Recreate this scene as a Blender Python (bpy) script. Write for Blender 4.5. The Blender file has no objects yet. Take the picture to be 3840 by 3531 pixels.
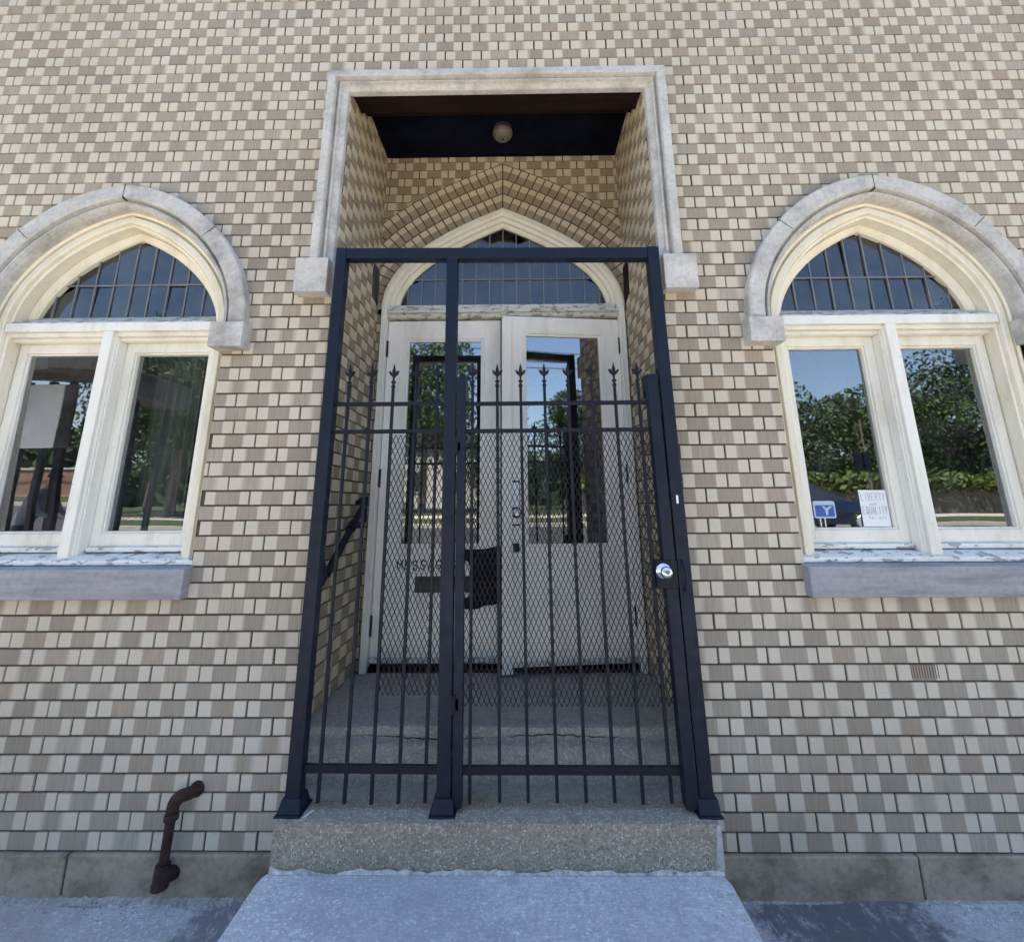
import bpy, bmesh, math, random
from mathutils import Vector, Matrix
random.seed(7)
R = math.radians
scene = bpy.context.scene
COL = scene.collection

# ------------------------------------------------------------------ materials
class NT:
    def __init__(s, name):
        s.m = bpy.data.materials.new(name); s.m.use_nodes = True
        s.t = s.m.node_tree; s.n = s.t.nodes; s.l = s.t.links
        s.b = s.n['Principled BSDF']
    def add(s, ty, **k):
        nd = s.n.new(ty)
        for a, v in k.items(): setattr(nd, a, v)
        return nd
    def put(s, sock, v):
        if v is None: return
        if isinstance(v, bpy.types.NodeSocket): s.l.new(v, sock)
        elif isinstance(v, (tuple, list)):
            sock.default_value = (*v, 1) if len(v) == 3 and sock.type == 'RGBA' else v
        else: sock.default_value = v
    def coord(s, scale=(1, 1, 1), kind='Object', rot=(0, 0, 0)):
        tc = s.add('ShaderNodeTexCoord'); mp = s.add('ShaderNodeMapping')
        mp.inputs['Scale'].default_value = scale; mp.inputs['Rotation'].default_value = rot
        s.l.new(tc.outputs[kind], mp.inputs['Vector']); return mp.outputs[0]
    def noise(s, scale, detail=4, rough=.55, vec=None, col=False):
        nd = s.add('ShaderNodeTexNoise'); nd.inputs['Scale'].default_value = scale
        nd.inputs['Detail'].default_value = detail; nd.inputs['Roughness'].default_value = rough
        if vec is not None: s.l.new(vec, nd.inputs['Vector'])
        return nd.outputs['Color' if col else 'Fac']
    def voro(s, scale, vec=None, out='Distance', feat='F1'):
        nd = s.add('ShaderNodeTexVoronoi', feature=feat); nd.inputs['Scale'].default_value = scale
        if vec is not None: s.l.new(vec, nd.inputs['Vector'])
        return nd.outputs[out]
    def ramp(s, fac, stops):
        nd = s.add('ShaderNodeValToRGB'); el = nd.color_ramp.elements
        while len(el) < len(stops): el.new(.5)
        for e, (p, c) in zip(el, stops):
            e.position = p; e.color = (c, c, c, 1) if isinstance(c, (int, float)) else (*c, 1)
        s.l.new(fac, nd.inputs[0]); return nd.outputs[0]
    def mix(s, fac, a, b, mode='MIX'):
        nd = s.add('ShaderNodeMix', data_type='RGBA', blend_type=mode)
        s.put(nd.inputs[0], fac); s.put(nd.inputs[6], a); s.put(nd.inputs[7], b)
        return nd.outputs[2]
    def math(s, op, a, b=None, c=None, clamp=False):
        nd = s.add('ShaderNodeMath', operation=op, use_clamp=clamp)
        s.put(nd.inputs[0], a); s.put(nd.inputs[1], b)
        if c is not None: s.put(nd.inputs[2], c)
        return nd.outputs[0]
    def bump(s, h, strength=.3, dist=.005):
        nd = s.add('ShaderNodeBump'); nd.inputs['Strength'].default_value = strength
        nd.inputs['Distance'].default_value = dist; s.l.new(h, nd.inputs['Height'])
        s.l.new(nd.outputs[0], s.b.inputs['Normal']); return nd
    def done(s, col=None, rough=None, metal=None, spec=None):
        s.put(s.b.inputs['Base Color'], col); s.put(s.b.inputs['Roughness'], rough)
        s.put(s.b.inputs['Metallic'], metal); s.put(s.b.inputs['Specular IOR Level'], spec)
        return s.m

def simple(name, col, rough=.6, metal=0, var=.15, scale=8, bump=.15, spec=.4, bs=60):
    t = NT(name); v = t.coord()
    n = t.noise(scale, 5, .6, v)
    a = tuple(c * (1 - var) for c in col); b = tuple(min(1, c * (1 + var)) for c in col)
    c = t.ramp(n, [(.3, a), (.7, b)])
    if bump: t.bump(t.noise(bs, 4, .6, v), bump, .002)
    return t.done(c, rough, metal, spec)

def brick_mat(name='brick_flashed', light=(.63, .572, .465), dark=(.385, .338, .27), flip=False):
    t = NT(name); uv = t.add('ShaderNodeUVMap', uv_map='UVMap').outputs[0]
    sp = t.add('ShaderNodeSeparateXYZ'); t.l.new(uv, sp.inputs[0]); u, w = sp.outputs[0], sp.outputs[1]
    at = t.add('ShaderNodeAttribute', attribute_name='rnd'); sc = t.add('ShaderNodeSeparateColor')
    t.l.new(at.outputs['Color'], sc.inputs[0]); r1, r2, r3 = sc.outputs
    v = t.coord()
    n = t.noise(45, 3, .6, v)
    # distance to brick end in brick lengths
    e = t.math('SUBTRACT', .5, t.math('ABSOLUTE', t.math('SUBTRACT', u, .5)))
    if flip: e = t.math('SUBTRACT', 1.0, w); e = t.math('MULTIPLY', e, .55)
    e = t.math('ADD', e, t.math('MULTIPLY', t.math('SUBTRACT', n, .5), .022))
    edge = t.math('MULTIPLY_ADD', r1, .055, .205)
    soft = t.math('MULTIPLY_ADD', t.math('POWER', r2, 4.0), .14, .018)
    f = t.math('DIVIDE', t.math('SUBTRACT', e, edge), soft, clamp=True)
    f = t.math('ADD', f, 0.0, clamp=True)
    big = t.noise(1.3, 3, .5, v)
    # middle tone differs brick to brick
    d2 = tuple(c * .84 for c in dark); d3 = (light[0] * .72, light[1] * .73, light[2] * .72)
    dk = t.ramp(r3, [(0, d2), (.5, dark), (.86, tuple(c * 1.12 for c in dark)), (1, d3)])
    hue = t.mix(t.ramp(r1, [(.6, 0), (1, .8)]), dk, (dark[0] * 1.06, dark[1] * .98, dark[2] * .92))
    hue = t.mix(t.ramp(r2, [(.0, .6), (.35, 0)]), hue, (dark[0] * .96, dark[1] * .99, dark[2] * .99))
    # wire cut striations
    vs = t.coord((150, 150, 7)); st = t.noise(1.0, 2, .5, vs)
    hue = t.mix(t.ramp(st, [(.38, .34), (.62, 0)]), hue, (.23, .195, .15))
    lt = t.mix(t.noise(90, 3, .7, v), tuple(c * .88 for c in light), tuple(min(1, c * 1.1) for c in light))
    lt = t.mix(t.math('MULTIPLY', r3, .35), lt, (light[0] * .93, light[1] * .89, light[2] * .83))
    c = t.mix(f, lt, hue)
    c = t.mix(t.ramp(big, [(.38, .0), (.75, .32)]), c, (.40, .33, .24), 'MULTIPLY')
    st2 = t.ramp(t.noise(.55, 6, .7, t.coord((1, 1, .45))), [(.58, 0), (.74, .2)])
    c = t.mix(st2, c, (.30, .25, .18))
    # dark dirt spots and edge grime
    sp2 = t.ramp(t.noise(22, 6, .75, v), [(.66, 0), (.74, .55)])
    c = t.mix(sp2, c, (.20, .17, .14))
    he = t.math('ADD', t.math('MULTIPLY', st, 1.4), t.math('MULTIPLY', t.noise(200, 2, .6, v), .6))
    t.bump(he, .5, .0012)
    return t.done(c, .85, 0, .25)

def mortar_mat():
    t = NT('mortar'); v = t.coord()
    c = t.ramp(t.noise(30, 5, .7, v), [(.3, (.06, .047, .035)), (.7, (.125, .10, .075))])
    t.bump(t.noise(120, 4, .7, v), .5, .003); return t.done(c, .95, 0, .1)

def stone_mat(name='limestone', base=(.44, .43, .41), dark=(.27, .26, .25), streak=(1, 1, 1), bsc=1.0):
    t = NT(name); v = t.coord(); vs = t.coord(streak)
    n1 = t.noise(5, 6, .65, vs); n2 = t.noise(45, 5, .7, v)
    c = t.ramp(n1, [(.32, dark), (.5, base), (.72, tuple(min(1, x * 1.2) for x in base))])
    c = t.mix(t.ramp(n2, [(.45, .0), (.72, .45)]), c, tuple(x * .7 for x in dark))
    c = t.mix(t.ramp(t.noise(2.2, 4, .6, v), [(.55, 0), (.75, .35)]), c, (.36, .30, .22))
    t.bump(t.math('ADD', t.noise(60, 6, .7, v), t.noise(240, 3, .6, v)), .35 * bsc, .003)
    return t.done(c, .88, 0, .2)

def paint_mat(name, base, dirt=(.36, .31, .22), peel=0.0, under=(.27, .26, .26), dirtamt=.45):
    t = NT(name); v = t.coord(); vs = t.coord((1, 1, .25))
    c = t.mix(t.noise(3, 5, .6, v), tuple(x * .92 for x in base), tuple(min(1, x * 1.06) for x in base))
    c = t.mix(t.ramp(t.noise(7, 7, .7, vs), [(.48, 0), (.75, dirtamt)]), c, dirt)
    c = t.mix(t.ramp(t.noise(55, 5, .7, v), [(.62, 0), (.72, .5)]), c, tuple(x * .8 for x in dirt))
    h = t.noise(70, 3, .5, vs)
    if peel > 0:
        pv = t.coord((1, 1, 2.6)); pn = t.noise(17, 7, .68, pv)
        pf = t.ramp(pn, [(.5 + .14 * (1 - peel), 0), (.52 + .14 * (1 - peel), 1)])
        ed = t.ramp(pn, [(.47 + .14 * (1 - peel), 0), (.50 + .14 * (1 - peel), 1)])
        c = t.mix(ed, c, (.24, .23, .22)); c = t.mix(pf, c, under)
        h = t.math('SUBTRACT', h, t.math('MULTIPLY', pf, 3.0))
        t.bump(h, .6, .0022)
    else: t.bump(h, .2, .0015)
    return t.done(c, .55, 0, .35)

def concrete_mat(name, base, agg=0.0, damp=None, crack=True, stain=.5):
    t = NT(name); v = t.coord()
    c = t.mix(t.ramp(t.noise(2.2, 6, .65, v), [(.3, 0), (.7, 1)]), tuple(x * .62 for x in base), base)
    c = t.mix(t.ramp(t.noise(34, 6, .75, v), [(.4, 0), (.62, .8)]), c, tuple(x * .58 for x in base))
    c = t.mix(t.ramp(t.noise(90, 4, .75, v), [(.54, 0), (.64, .7)]), c, tuple(min(1, x * 1.5) for x in base))
    c = t.mix(t.ramp(t.noise(1.1, 5, .6, v), [(.5, 0), (.72, stain)]), c, tuple(x * .35 for x in base))
    vs = t.coord((4, 26, 10), rot=(0, 0, .5)); c = t.mix(t.ramp(t.noise(3.5, 5, .7, vs), [(.5, 0), (.68, .35)]), c, tuple(min(1, x * 1.25) for x in base))
    pit = t.voro(38, v); c = t.mix(t.ramp(pit, [(.03, .8), (.08, 0)]), c, tuple(x * .25 for x in base))
    c = t.mix(t.ramp(t.noise(5.5, 8, .78, v), [(.54, 0), (.62, .45)]), c, tuple(x * .5 for x in base))
    if damp:
        sx = t.add('ShaderNodeSeparateXYZ'); t.l.new(v, sx.inputs[0])
        for x0, x1, k, colr in damp:
            dd = t.math('ABSOLUTE', t.math('DIVIDE', t.math('SUBTRACT', sx.outputs[0], (x0 + x1) / 2), (x1 - x0) / 2))
            dd = t.math('ADD', dd, t.math('MULTIPLY', t.math('SUBTRACT', t.noise(9, 6, .7, v), .5), 2.6))
            m_ = t.ramp(dd, [(.45, k), (.95, 0)]); fl = t.ramp(t.noise(30, 4, .8, t.coord((1, .5, 1), rot=(0, 0, .7))), [(.55, 1), (.66, .2)])
            c = t.mix(t.math('MULTIPLY', m_, fl), c, colr)
    h = t.noise(80, 6, .75, v)
    if agg:
        vw = t.mix(.012, v, t.noise(60, 3, .6, v, True)); vv = t.voro(115, vw, 'Distance'); vc = t.voro(115, vw, 'Color')
        s2 = t.add('ShaderNodeSeparateColor'); t.l.new(vc, s2.inputs[0])
        pe = t.ramp(vv, [(.28, 1), (.5, 0)])
        wh = t.math('MULTIPLY', t.ramp(s2.outputs[0], [(.80, 0), (.85, 1)]), pe)
        dk = t.math('MULTIPLY', t.ramp(s2.outputs[1], [(.6, 0), (.66, 1)]), pe)
        c = t.mix(t.math('MULTIPLY', pe, .55 * agg), c, t.mix(s2.outputs[2], (.33, .27, .19), (.22, .19, .16)))
        c = t.mix(t.math('MULTIPLY', dk, .5 * agg), c, (.14, .12, .095)); c = t.mix(t.math('MULTIPLY', wh, agg), c, (.68, .65, .57))
        h = t.math('ADD', h, t.math('MULTIPLY', pe, 1.2))
    t.bump(h, .6, .004)
    return t.done(c, .9, 0, .2)

def iron_mat(name='navy_iron', col=(.0030, .0078, .0205), rough=.45):
    t = NT(name); v = t.coord()
    c = t.ramp(t.noise(12, 5, .6, v), [(.3, tuple(x * .7 for x in col)), (.75, tuple(x * 1.5 for x in col))])
    c = t.mix(t.ramp(t.noise(60, 6, .75, v), [(.655, 0), (.70, .7)]), c, (.075, .04, .025))
    t.bump(t.math('ADD', t.noise(110, 4, .6, v), t.noise(14, 3, .6, v)), .5, .0025)
    return t.done(c, t.ramp(t.noise(18, 4, .6, v), [(.3, rough - .1), (.7, rough + .22)]), 0, .32)

def glass_mat(name, refl=.3, tint=(.8, .84, .82), wavy=0.0, sc=2.0, boost=1.0, dirt=.0, rough=.012):
    m = bpy.data.materials.new(name); m.use_nodes = True; t = m.node_tree; n = t.nodes; l = t.links
    n.clear(); o = n.new('ShaderNodeOutputMaterial'); mx = n.new('ShaderNodeMixShader')
    tr = n.new('ShaderNodeBsdfTransparent'); gl = n.new('ShaderNodeBsdfGlossy')
    tr.inputs[0].default_value = (*tint, 1); gl.inputs['Roughness'].default_value = rough
    gl.inputs[0].default_value = (.95, .97, 1, 1)
    fr = n.new('ShaderNodeFresnel'); fr.inputs[0].default_value = 1.5
    ad = n.new('ShaderNodeMath'); ad.operation = 'MULTIPLY_ADD'; ad.use_clamp = True
    ad.inputs[1].default_value = boost; ad.inputs[2].default_value = refl
    l.new(fr.outputs[0], ad.inputs[0]); l.new(ad.outputs[0], mx.inputs[0])
    l.new(tr.outputs[0], mx.inputs[1]); l.new(gl.outputs[0], mx.inputs[2])
    last = mx.outputs[0]
    tc = n.new('ShaderNodeTexCoord')
    if wavy:
        nz = n.new('ShaderNodeTexNoise'); nz.inputs['Scale'].default_value = sc; nz.inputs['Detail'].default_value = 1.5
        l.new(tc.outputs['Object'], nz.inputs['Vector'])
        b = n.new('ShaderNodeBump'); b.inputs['Strength'].default_value = 1; b.inputs['Distance'].default_value = wavy
        l.new(nz.outputs[0], b.inputs['Height']); l.new(b.outputs[0], gl.inputs['Normal'])
    if dirt:
        df = n.new('ShaderNodeBsdfDiffuse'); df.inputs[0].default_value = (.5, .5, .48, 1)
        m2 = n.new('ShaderNodeMixShader'); nz2 = n.new('ShaderNodeTexNoise'); nz2.inputs['Scale'].default_value = 6
        nz2.inputs['Detail'].default_value = 6
        l.new(tc.outputs['Object'], nz2.inputs['Vector'])
        rp = n.new('ShaderNodeValToRGB'); rp.color_ramp.elements[0].position = .4; rp.color_ramp.elements[0].color = (0, 0, 0, 1)
        rp.color_ramp.elements[1].position = .8; rp.color_ramp.elements[1].color = (dirt, dirt, dirt, 1)
        l.new(nz2.outputs[0], rp.inputs[0]); l.new(rp.outputs[0], m2.inputs[0]); l.new(last, m2.inputs[1]); l.new(df.outputs[0], m2.inputs[2])
        last = m2.outputs[0]
    l.new(last, o.inputs[0])
    return m

M = {}
M['brick'] = brick_mat()
M['brick_porch'] = brick_mat('brick_porch', (.64, .55, .40), (.35, .285, .195))
M['brick_ring'] = brick_mat('brick_ring', (.66, .555, .40), (.37, .295, .20), flip=True)
M['mortar'] = mortar_mat()
M['stone'] = stone_mat('limestone', (.55, .535, .495), (.33, .32, .30))
M['stone_sill'] = stone_mat('sill_stone', (.33, .335, .35), (.24, .24, .255), (.6, 1, 6))
M['plinth'] = stone_mat('plinth_stone', (.36, .30, .225), (.18, .15, .11), (1, 1, 1.6), 1.6)
M['paint'] = paint_mat('cream_paint', (.82, .80, .71))
M['paint_arch'] = paint_mat('cream_paint_arch', (.82, .77, .62), (.42, .32, .18))
M['paint_peel'] = paint_mat('peeling_paint', (.80, .80, .76), peel=.5, under=(.40, .39, .38))
M['paint_weather'] = paint_mat('weathered_paint', (.66, .645, .58), peel=.6, under=(.33, .32, .29))
M['paint_door'] = paint_mat('door_paint', (.86, .835, .75), (.38, .33, .25), dirtamt=.42)
M['iron'] = iron_mat()
M['iron_dark'] = iron_mat('black_iron', (.0035, .0060, .0125), .5)
M['glass'] = glass_mat('window_glass', .20, (.75, .8, .78), .0013, 2.0, 1.0, .06)
M['glass_lead'] = glass_mat('leaded_glass', .05, (.16, .18, .22), .0045, 6, 1.0, .09)
M['glass_door'] = glass_mat('door_glass', .27, (.5, .52, .52), .0010, 1.6, 1.0, .04, .02)
M['lead'] = simple('lead_came', (.20, .21, .22), .5, .3)
M['concrete'] = concrete_mat('concrete_slab', (.61, .638, .68), 0, [(-.75, .15, .4, (.30, .33, .36)), (.35, .8, .25, (.32, .34, .38))], stain=.3)  # slight blue light cast is put into the slab's base colour
M['sidewalk'] = concrete_mat('sidewalk_concrete', (.52, .53, .55), 0, [(.86, 1.75, .9, (.10, .105, .12)), (-2.6, -1.45, .55, (.34, .30, .27)), (-1.2, -.84, .8, (.13, .135, .15))], stain=.85)
M['agg'] = concrete_mat('aggregate_concrete', (.42, .375, .295), .85, stain=.3)
M['tread'] = concrete_mat('worn_concrete', (.43, .41, .37), .12, stain=.4)
M['rust'] = simple('rusty_iron', (.042, .023, .018), .85, .2, .6, 22, 1.0, bs=70)
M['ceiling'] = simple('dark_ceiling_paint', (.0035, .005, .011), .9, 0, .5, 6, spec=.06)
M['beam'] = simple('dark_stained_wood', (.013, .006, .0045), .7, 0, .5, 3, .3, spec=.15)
M['chrome'] = simple('chrome', (.8, .8, .8), .14, 1, .03, 5, 0)
M['sheen_white'] = simple('white_sky_sheen', (.85, .86, .86), .3, 0, .03, 5, 0)  # sky reflection on the lock plate put into a white non-metal colour
M['bright_metal'] = simple('brushed_steel', (.75, .75, .74), .3, .7, .05, 20, .05)
M['black_rubber'] = simple('black_plastic', (.003, .0035, .007), .7, 0, .3, 20, spec=.15)
M['mailslot'] = simple('mail_slot_metal', (.018, .026, .027), .4, .3, .4, 20)
M['lampglass'] = simple('lamp_glass', (.13, .12, .10), .4, 0, .3, 20)
M['white_paper'] = simple('white_paper', (.82, .84, .86), .7, 0, .03, 4, 0)
M['ink'] = simple('grey_ink', (.42, .45, .48), .8, 0, .3, 90, 0)
M['ink_black'] = simple('black_ink', (.01, .01, .01), .8, 0, .05, 10, 0)
M['sign_blue'] = simple('sign_blue', (.045, .11, .36), .4, 0, .15, 12, 0)
M['sign_pale'] = simple('sign_pale_blue', (.42, .52, .70), .4, 0, .1, 12, 0)
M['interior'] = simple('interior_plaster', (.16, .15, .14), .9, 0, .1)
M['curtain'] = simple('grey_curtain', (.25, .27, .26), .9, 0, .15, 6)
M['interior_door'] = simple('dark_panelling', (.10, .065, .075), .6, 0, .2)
M['asphalt'] = simple('asphalt', (.055, .055, .057), .9, 0, .25, 6, .4, bs=200)
M['far_walk'] = simple('far_concrete', (.50, .44, .36), .9, 0, .1, 3)
M['grass'] = simple('lawn', (.045, .06, .022), .95, 0, .4, 5, .6)
M['retaining'] = simple('retaining_wall', (.14, .125, .10), .9, 0, .3, 2, .4)
M['leaf'] = simple('foliage_mid', (.045, .085, .02), .7, 0, .5, 1.2, 0)
M['leaf2'] = simple('foliage_dark', (.028, .055, .016), .7, 0, .5, 1.2, 0)
M['leaf3'] = simple('foliage_yellow', (.10, .13, .028), .7, 0, .4, 1.5, 0)
M['bark'] = simple('bark', (.16, .13, .10), .95, 0, .4, 5, .6)
M['roofing'] = simple('roof_shingle', (.08, .075, .07), .9, 0, .3, 8)
M['redbrick'] = simple('red_brick_house', (.25, .15, .11), .9, 0, .3, 12, .4)
M['carpaint'] = simple('dark_blue_car_paint', (.012, .02, .055), .12, .2, .1, 3, 0, .8)
M['tyre'] = simple('tyre_rubber', (.02, .02, .02), .85)
M['carglass'] = simple('car_glass', (.02, .025, .03), .05, 0, .1, 3, 0, .9)
M['grey_panel'] = simple('grey_panel', (.74, .76, .76), .5, 0, .08, 1.2, 0)
M['red'] = simple('red_sign', (.35, .02, .03), .5, 0, .1)
M['jacket'] = simple('grey_blue_fabric', (.16, .20, .25), .9, 0, .15, 9)
M['trousers'] = simple('dark_fabric', (.03, .035, .045), .9, 0, .2, 9)
M['skin'] = simple('skin', (.42, .25, .18), .6, 0, .08, 8, 0)
M['hair'] = simple('brown_hair', (.05, .03, .02), .7)
M['white_house'] = simple('pale_siding', (.6, .58, .52), .8)

# ------------------------------------------------------------------ mesh builder
class MB:
    def __init__(s): s.v = []; s.f = []; s.uv = []; s.rc = []
    def quad(s, pts, uv=None, rc=None):
        i = len(s.v); s.v += [tuple(p) for p in pts]; s.f.append(tuple(range(i, i + len(pts))))
        s.uv.append(uv or [(0, 0)] * len(pts)); s.rc.append(rc or (0, 0, 0)); return s
    def box(s, x0, x1, y0, y1, z0, z1):
        p = [(x, y, z) for z in (z0, z1) for y in (y0, y1) for x in (x0, x1)]
        return s.hexa(p)
    def hexa(s, p):   # p index = x + 2y + 4z
        i = len(s.v); s.v += [tuple(q) for q in p]
        for f in ((0, 1, 5, 4), (3, 2, 6, 7), (2, 0, 4, 6), (1, 3, 7, 5), (4, 5, 7, 6), (2, 3, 1, 0)):
            s.f.append(tuple(i + k for k in f)); s.uv.append([(0, 0)] * 4); s.rc.append((0, 0, 0))
        return s
    def tube(s, path, r, n=10, cap=True):
        path = [Vector(p) for p in path]; rs = r if isinstance(r, (list, tuple)) else [r] * len(path)
        rings = []
        up = None
        for k, p in enumerate(path):
            d = (path[min(k + 1, len(path) - 1)] - path[max(k - 1, 0)]).normalized()
            if up is None:
                up = Vector((0, 0, 1)) if abs(d.z) < .9 else Vector((1, 0, 0))
            a = d.cross(up).normalized(); b = a.cross(d).normalized(); up = b
            i = len(s.v)
            for j in range(n):
                t = 2 * math.pi * j / n; s.v.append(tuple(p + (a * math.cos(t) + b * math.sin(t)) * rs[k]))
            rings.append(i)
        for k in range(len(rings) - 1):
            for j in range(n):
                a, b = rings[k], rings[k + 1]; j2 = (j + 1) % n
                s.f.append((a + j, a + j2, b + j2, b + j)); s.uv.append([(0, 0)] * 4); s.rc.append((0, 0, 0))
        if cap:
            for rg, rev in ((rings[0], True), (rings[-1], False)):
                f = [rg + j for j in range(n)]
                s.f.append(tuple(reversed(f)) if rev else tuple(f)); s.uv.append([(0, 0)] * n); s.rc.append((0, 0, 0))
        return s
    def lathe(s, prof, c=(0, 0, 0), axis='z', n=24):   # prof: (r, h)
        rings = []
        for r, h in prof:
            i = len(s.v)
            for j in range(n):
                t = 2 * math.pi * j / n; a, b = r * math.cos(t), r * math.sin(t)
                q = {'z': (a, b, h), 'y': (a, h, b), 'x': (h, a, b)}[axis]
                s.v.append((c[0] + q[0], c[1] + q[1], c[2] + q[2]))
            rings.append(i)
        for k in range(len(rings) - 1):
            for j in range(n):
                a, b = rings[k], rings[k + 1]; j2 = (j + 1) % n
                s.f.append((a + j, a + j2, b + j2, b + j)); s.uv.append([(0, 0)] * 4); s.rc.append((0, 0, 0))
        for rg in (rings[0], rings[-1]):
            s.f.append(tuple(rg + j for j in range(n))); s.uv.append([(0, 0)] * n); s.rc.append((0, 0, 0))
        return s
    def prism(s, poly, y0, y1):   # polygon in x,z extruded along y
        n = len(poly); i = len(s.v)
        s.v += [(x, y0, z) for x, z in poly] + [(x, y1, z) for x, z in poly]
        fs = [tuple(i + k for k in range(n)), tuple(i + n + k for k in reversed(range(n)))]
        fs += [(i + k, i + n + k, i + n + (k + 1) % n, i + (k + 1) % n) for k in range(n)]
        for f in fs: s.f.append(f); s.uv.append([(0, 0)] * len(f)); s.rc.append((0, 0, 0))
        return s
    def build(s, name, mat, parent=None, bevel=0, smooth=False, attrs=False, loc=None, fix=True, segs=2):
        me = bpy.data.meshes.new(name); me.from_pydata(s.v, [], s.f); me.update()
        if attrs:
            me.uv_layers.new(name='UVMap'); me.color_attributes.new('rnd', 'FLOAT_COLOR', 'CORNER')
            me.uv_layers['UVMap'].uv.foreach_set('vector', [c for q in s.uv for uv in q for c in uv])
            me.color_attributes['rnd'].data.foreach_set('color', [c for q, rc in zip(s.uv, s.rc) for _ in q for c in (*rc, 1)])
        elif fix:
            bm = bmesh.new(); bm.from_mesh(me); bmesh.ops.recalc_face_normals(bm, faces=bm.faces[:]); bm.to_mesh(me); bm.free()
        if smooth:
            for p in me.polygons: p.use_smooth = True
        mats = mat if isinstance(mat, list) else [mat]
        for m in mats: me.materials.append(m)
        o = bpy.data.objects.new(name, me); COL.objects.link(o)
        if parent: o.parent = parent
        if loc: o.location = loc
        if bevel:
            b = o.modifiers.new('bevel', 'BEVEL'); b.width = bevel; b.segments = segs; b.limit_method = 'ANGLE'; b.angle_limit = R(35)
        return o

def tag(o, label=None, cat=None, group=None, kind=None):
    for k, v in (('label', label), ('category', cat), ('group', group), ('kind', kind)):
        if v: o[k] = v
    return o
def thing(name, label, cat, loc=(0, 0, 0), rz=0, group=None):
    o = bpy.data.objects.new(name, None); COL.objects.link(o); o.location = loc; o.rotation_euler.z = rz
    o.empty_display_size = .1
    return tag(o, label, cat, group)
def copy_tree(o, parent=None):
    c = o.copy(); COL.objects.link(c)
    if parent: c.parent = parent
    for ch in list(o.children): copy_tree(ch, c)
    return c

# ------------------------------------------------------------------ pointed arch curves
def bez(P, t):
    a = 1 - t
    return tuple(a ** 3 * P[0][i] + 3 * a * a * t * P[1][i] + 3 * a * t * t * P[2][i] + t ** 3 * P[3][i] for i in (0, 1))
def bezd(P, t):
    a = 1 - t
    return tuple(3 * a * a * (P[1][i] - P[0][i]) + 6 * a * t * (P[2][i] - P[1][i]) + 3 * t * t * (P[3][i] - P[2][i]) for i in (0, 1))
def off(P, t, d):   # offset towards the inside
    if t > 1:
        dx, dz = bezd(P, 1); x, z = P[3][0] + dx * (t - 1), P[3][1] + dz * (t - 1)
    else:
        x, z = bez(P, t); dx, dz = bezd(P, t)
    L = math.hypot(dx, dz)
    return x - dz / L * d, z + dx / L * d
def half(P, d, zb=None, N=28):
    """right half curve from the base to the apex, offset inwards by d; heights from the springing"""
    if len(P) == 3:   # window head: the rings grow more pointed towards the glass
        A, B, dm = P; k = d / dm; Q = [tuple(A[i][j] + (B[i][j] - A[i][j]) * k for j in (0, 1)) for i in range(4)]
        pts = [bez(Q, q / N) for q in range(N + 1)]; pts[-1] = (0, pts[-1][1])
        if zb is not None: pts = [(pts[0][0], zb)] + pts
        return pts
    lo, hi = .3, (1.0 if d >= 0 else 1.8)
    if True:
        for _ in range(40):
            m = (lo + hi) / 2
            if off(P, m, d)[0] > 0: lo = m
            else: hi = m
        T = lo
    pts = [off(P, T * k / N, d) for k in range(N + 1)]
    pts[-1] = (0, pts[-1][1])
    if zb is not None: pts = [(pts[0][0], zb)] + pts
    return pts
def full(P, d, zb=None, N=28):
    h = half(P, d, zb, N); return h + [(-x, z) for x, z in reversed(h[:-1])]
def sweep(mb, P, prof, cx, zs, zb=None, N=28, close=True):
    rows = [[(cx + x, y, zs + z) for x, z in full(P, d, zb, N)] for d, y in prof]
    n = len(rows[0])
    for a, b in zip(rows[:-1], rows[1:]):
        for k in range(n - 1): mb.quad([a[k], a[k + 1], b[k + 1], b[k]])
    if close:
        for k in (0, n - 1): mb.quad([r[k] for r in rows])
    return mb
def width_at(P, d, z):   # half width of the arch at height z above springing
    h = half(P, d, None, 60)
    if z <= h[0][1]: return h[0][0]
    for (x0, z0), (x1, z1) in zip(h[:-1], h[1:]):
        if z0 <= z <= z1: return x0 + (x1 - x0) * (z - z0) / max(1e-9, z1 - z0)
    return 0
def height_at(P, d, x):
    h = half(P, d, None, 60); x = abs(x)
    for (x0, z0), (x1, z1) in zip(h[:-1], h[1:]):
        if x1 <= x <= x0: return z0 + (z1 - z0) * (x0 - x) / max(1e-9, x0 - x1)
    return 0

# ------------------------------------------------------------------ key sizes (metres)
COURSE, BL = .0677, .2155
Z0B = .160                       # bottom of the brickwork
OPX = .86                        # half width of the porch opening
BACKY = .82                      # back wall of the porch
LANDZ, TREADZ, SLABZ = .56, .345, .20
WX, WSP = 2.03, 2.443            # window axis, springing height
WPA = [(.752, 0), (.752, .355), (.42, .757), (0, .782)]; WPB = [(.502, 0), (.502, .19), (.31, .417), (0, .543)]
WP = (WPA, WPB, .25)
D_OPEN, D_FR, D_GL = .122, .206, .25
DSP = 2.83                       # door arch springing
DP = [(.842, 0), (.842, .275), (.60, .52), (0, .775)]
DX = .012

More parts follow.
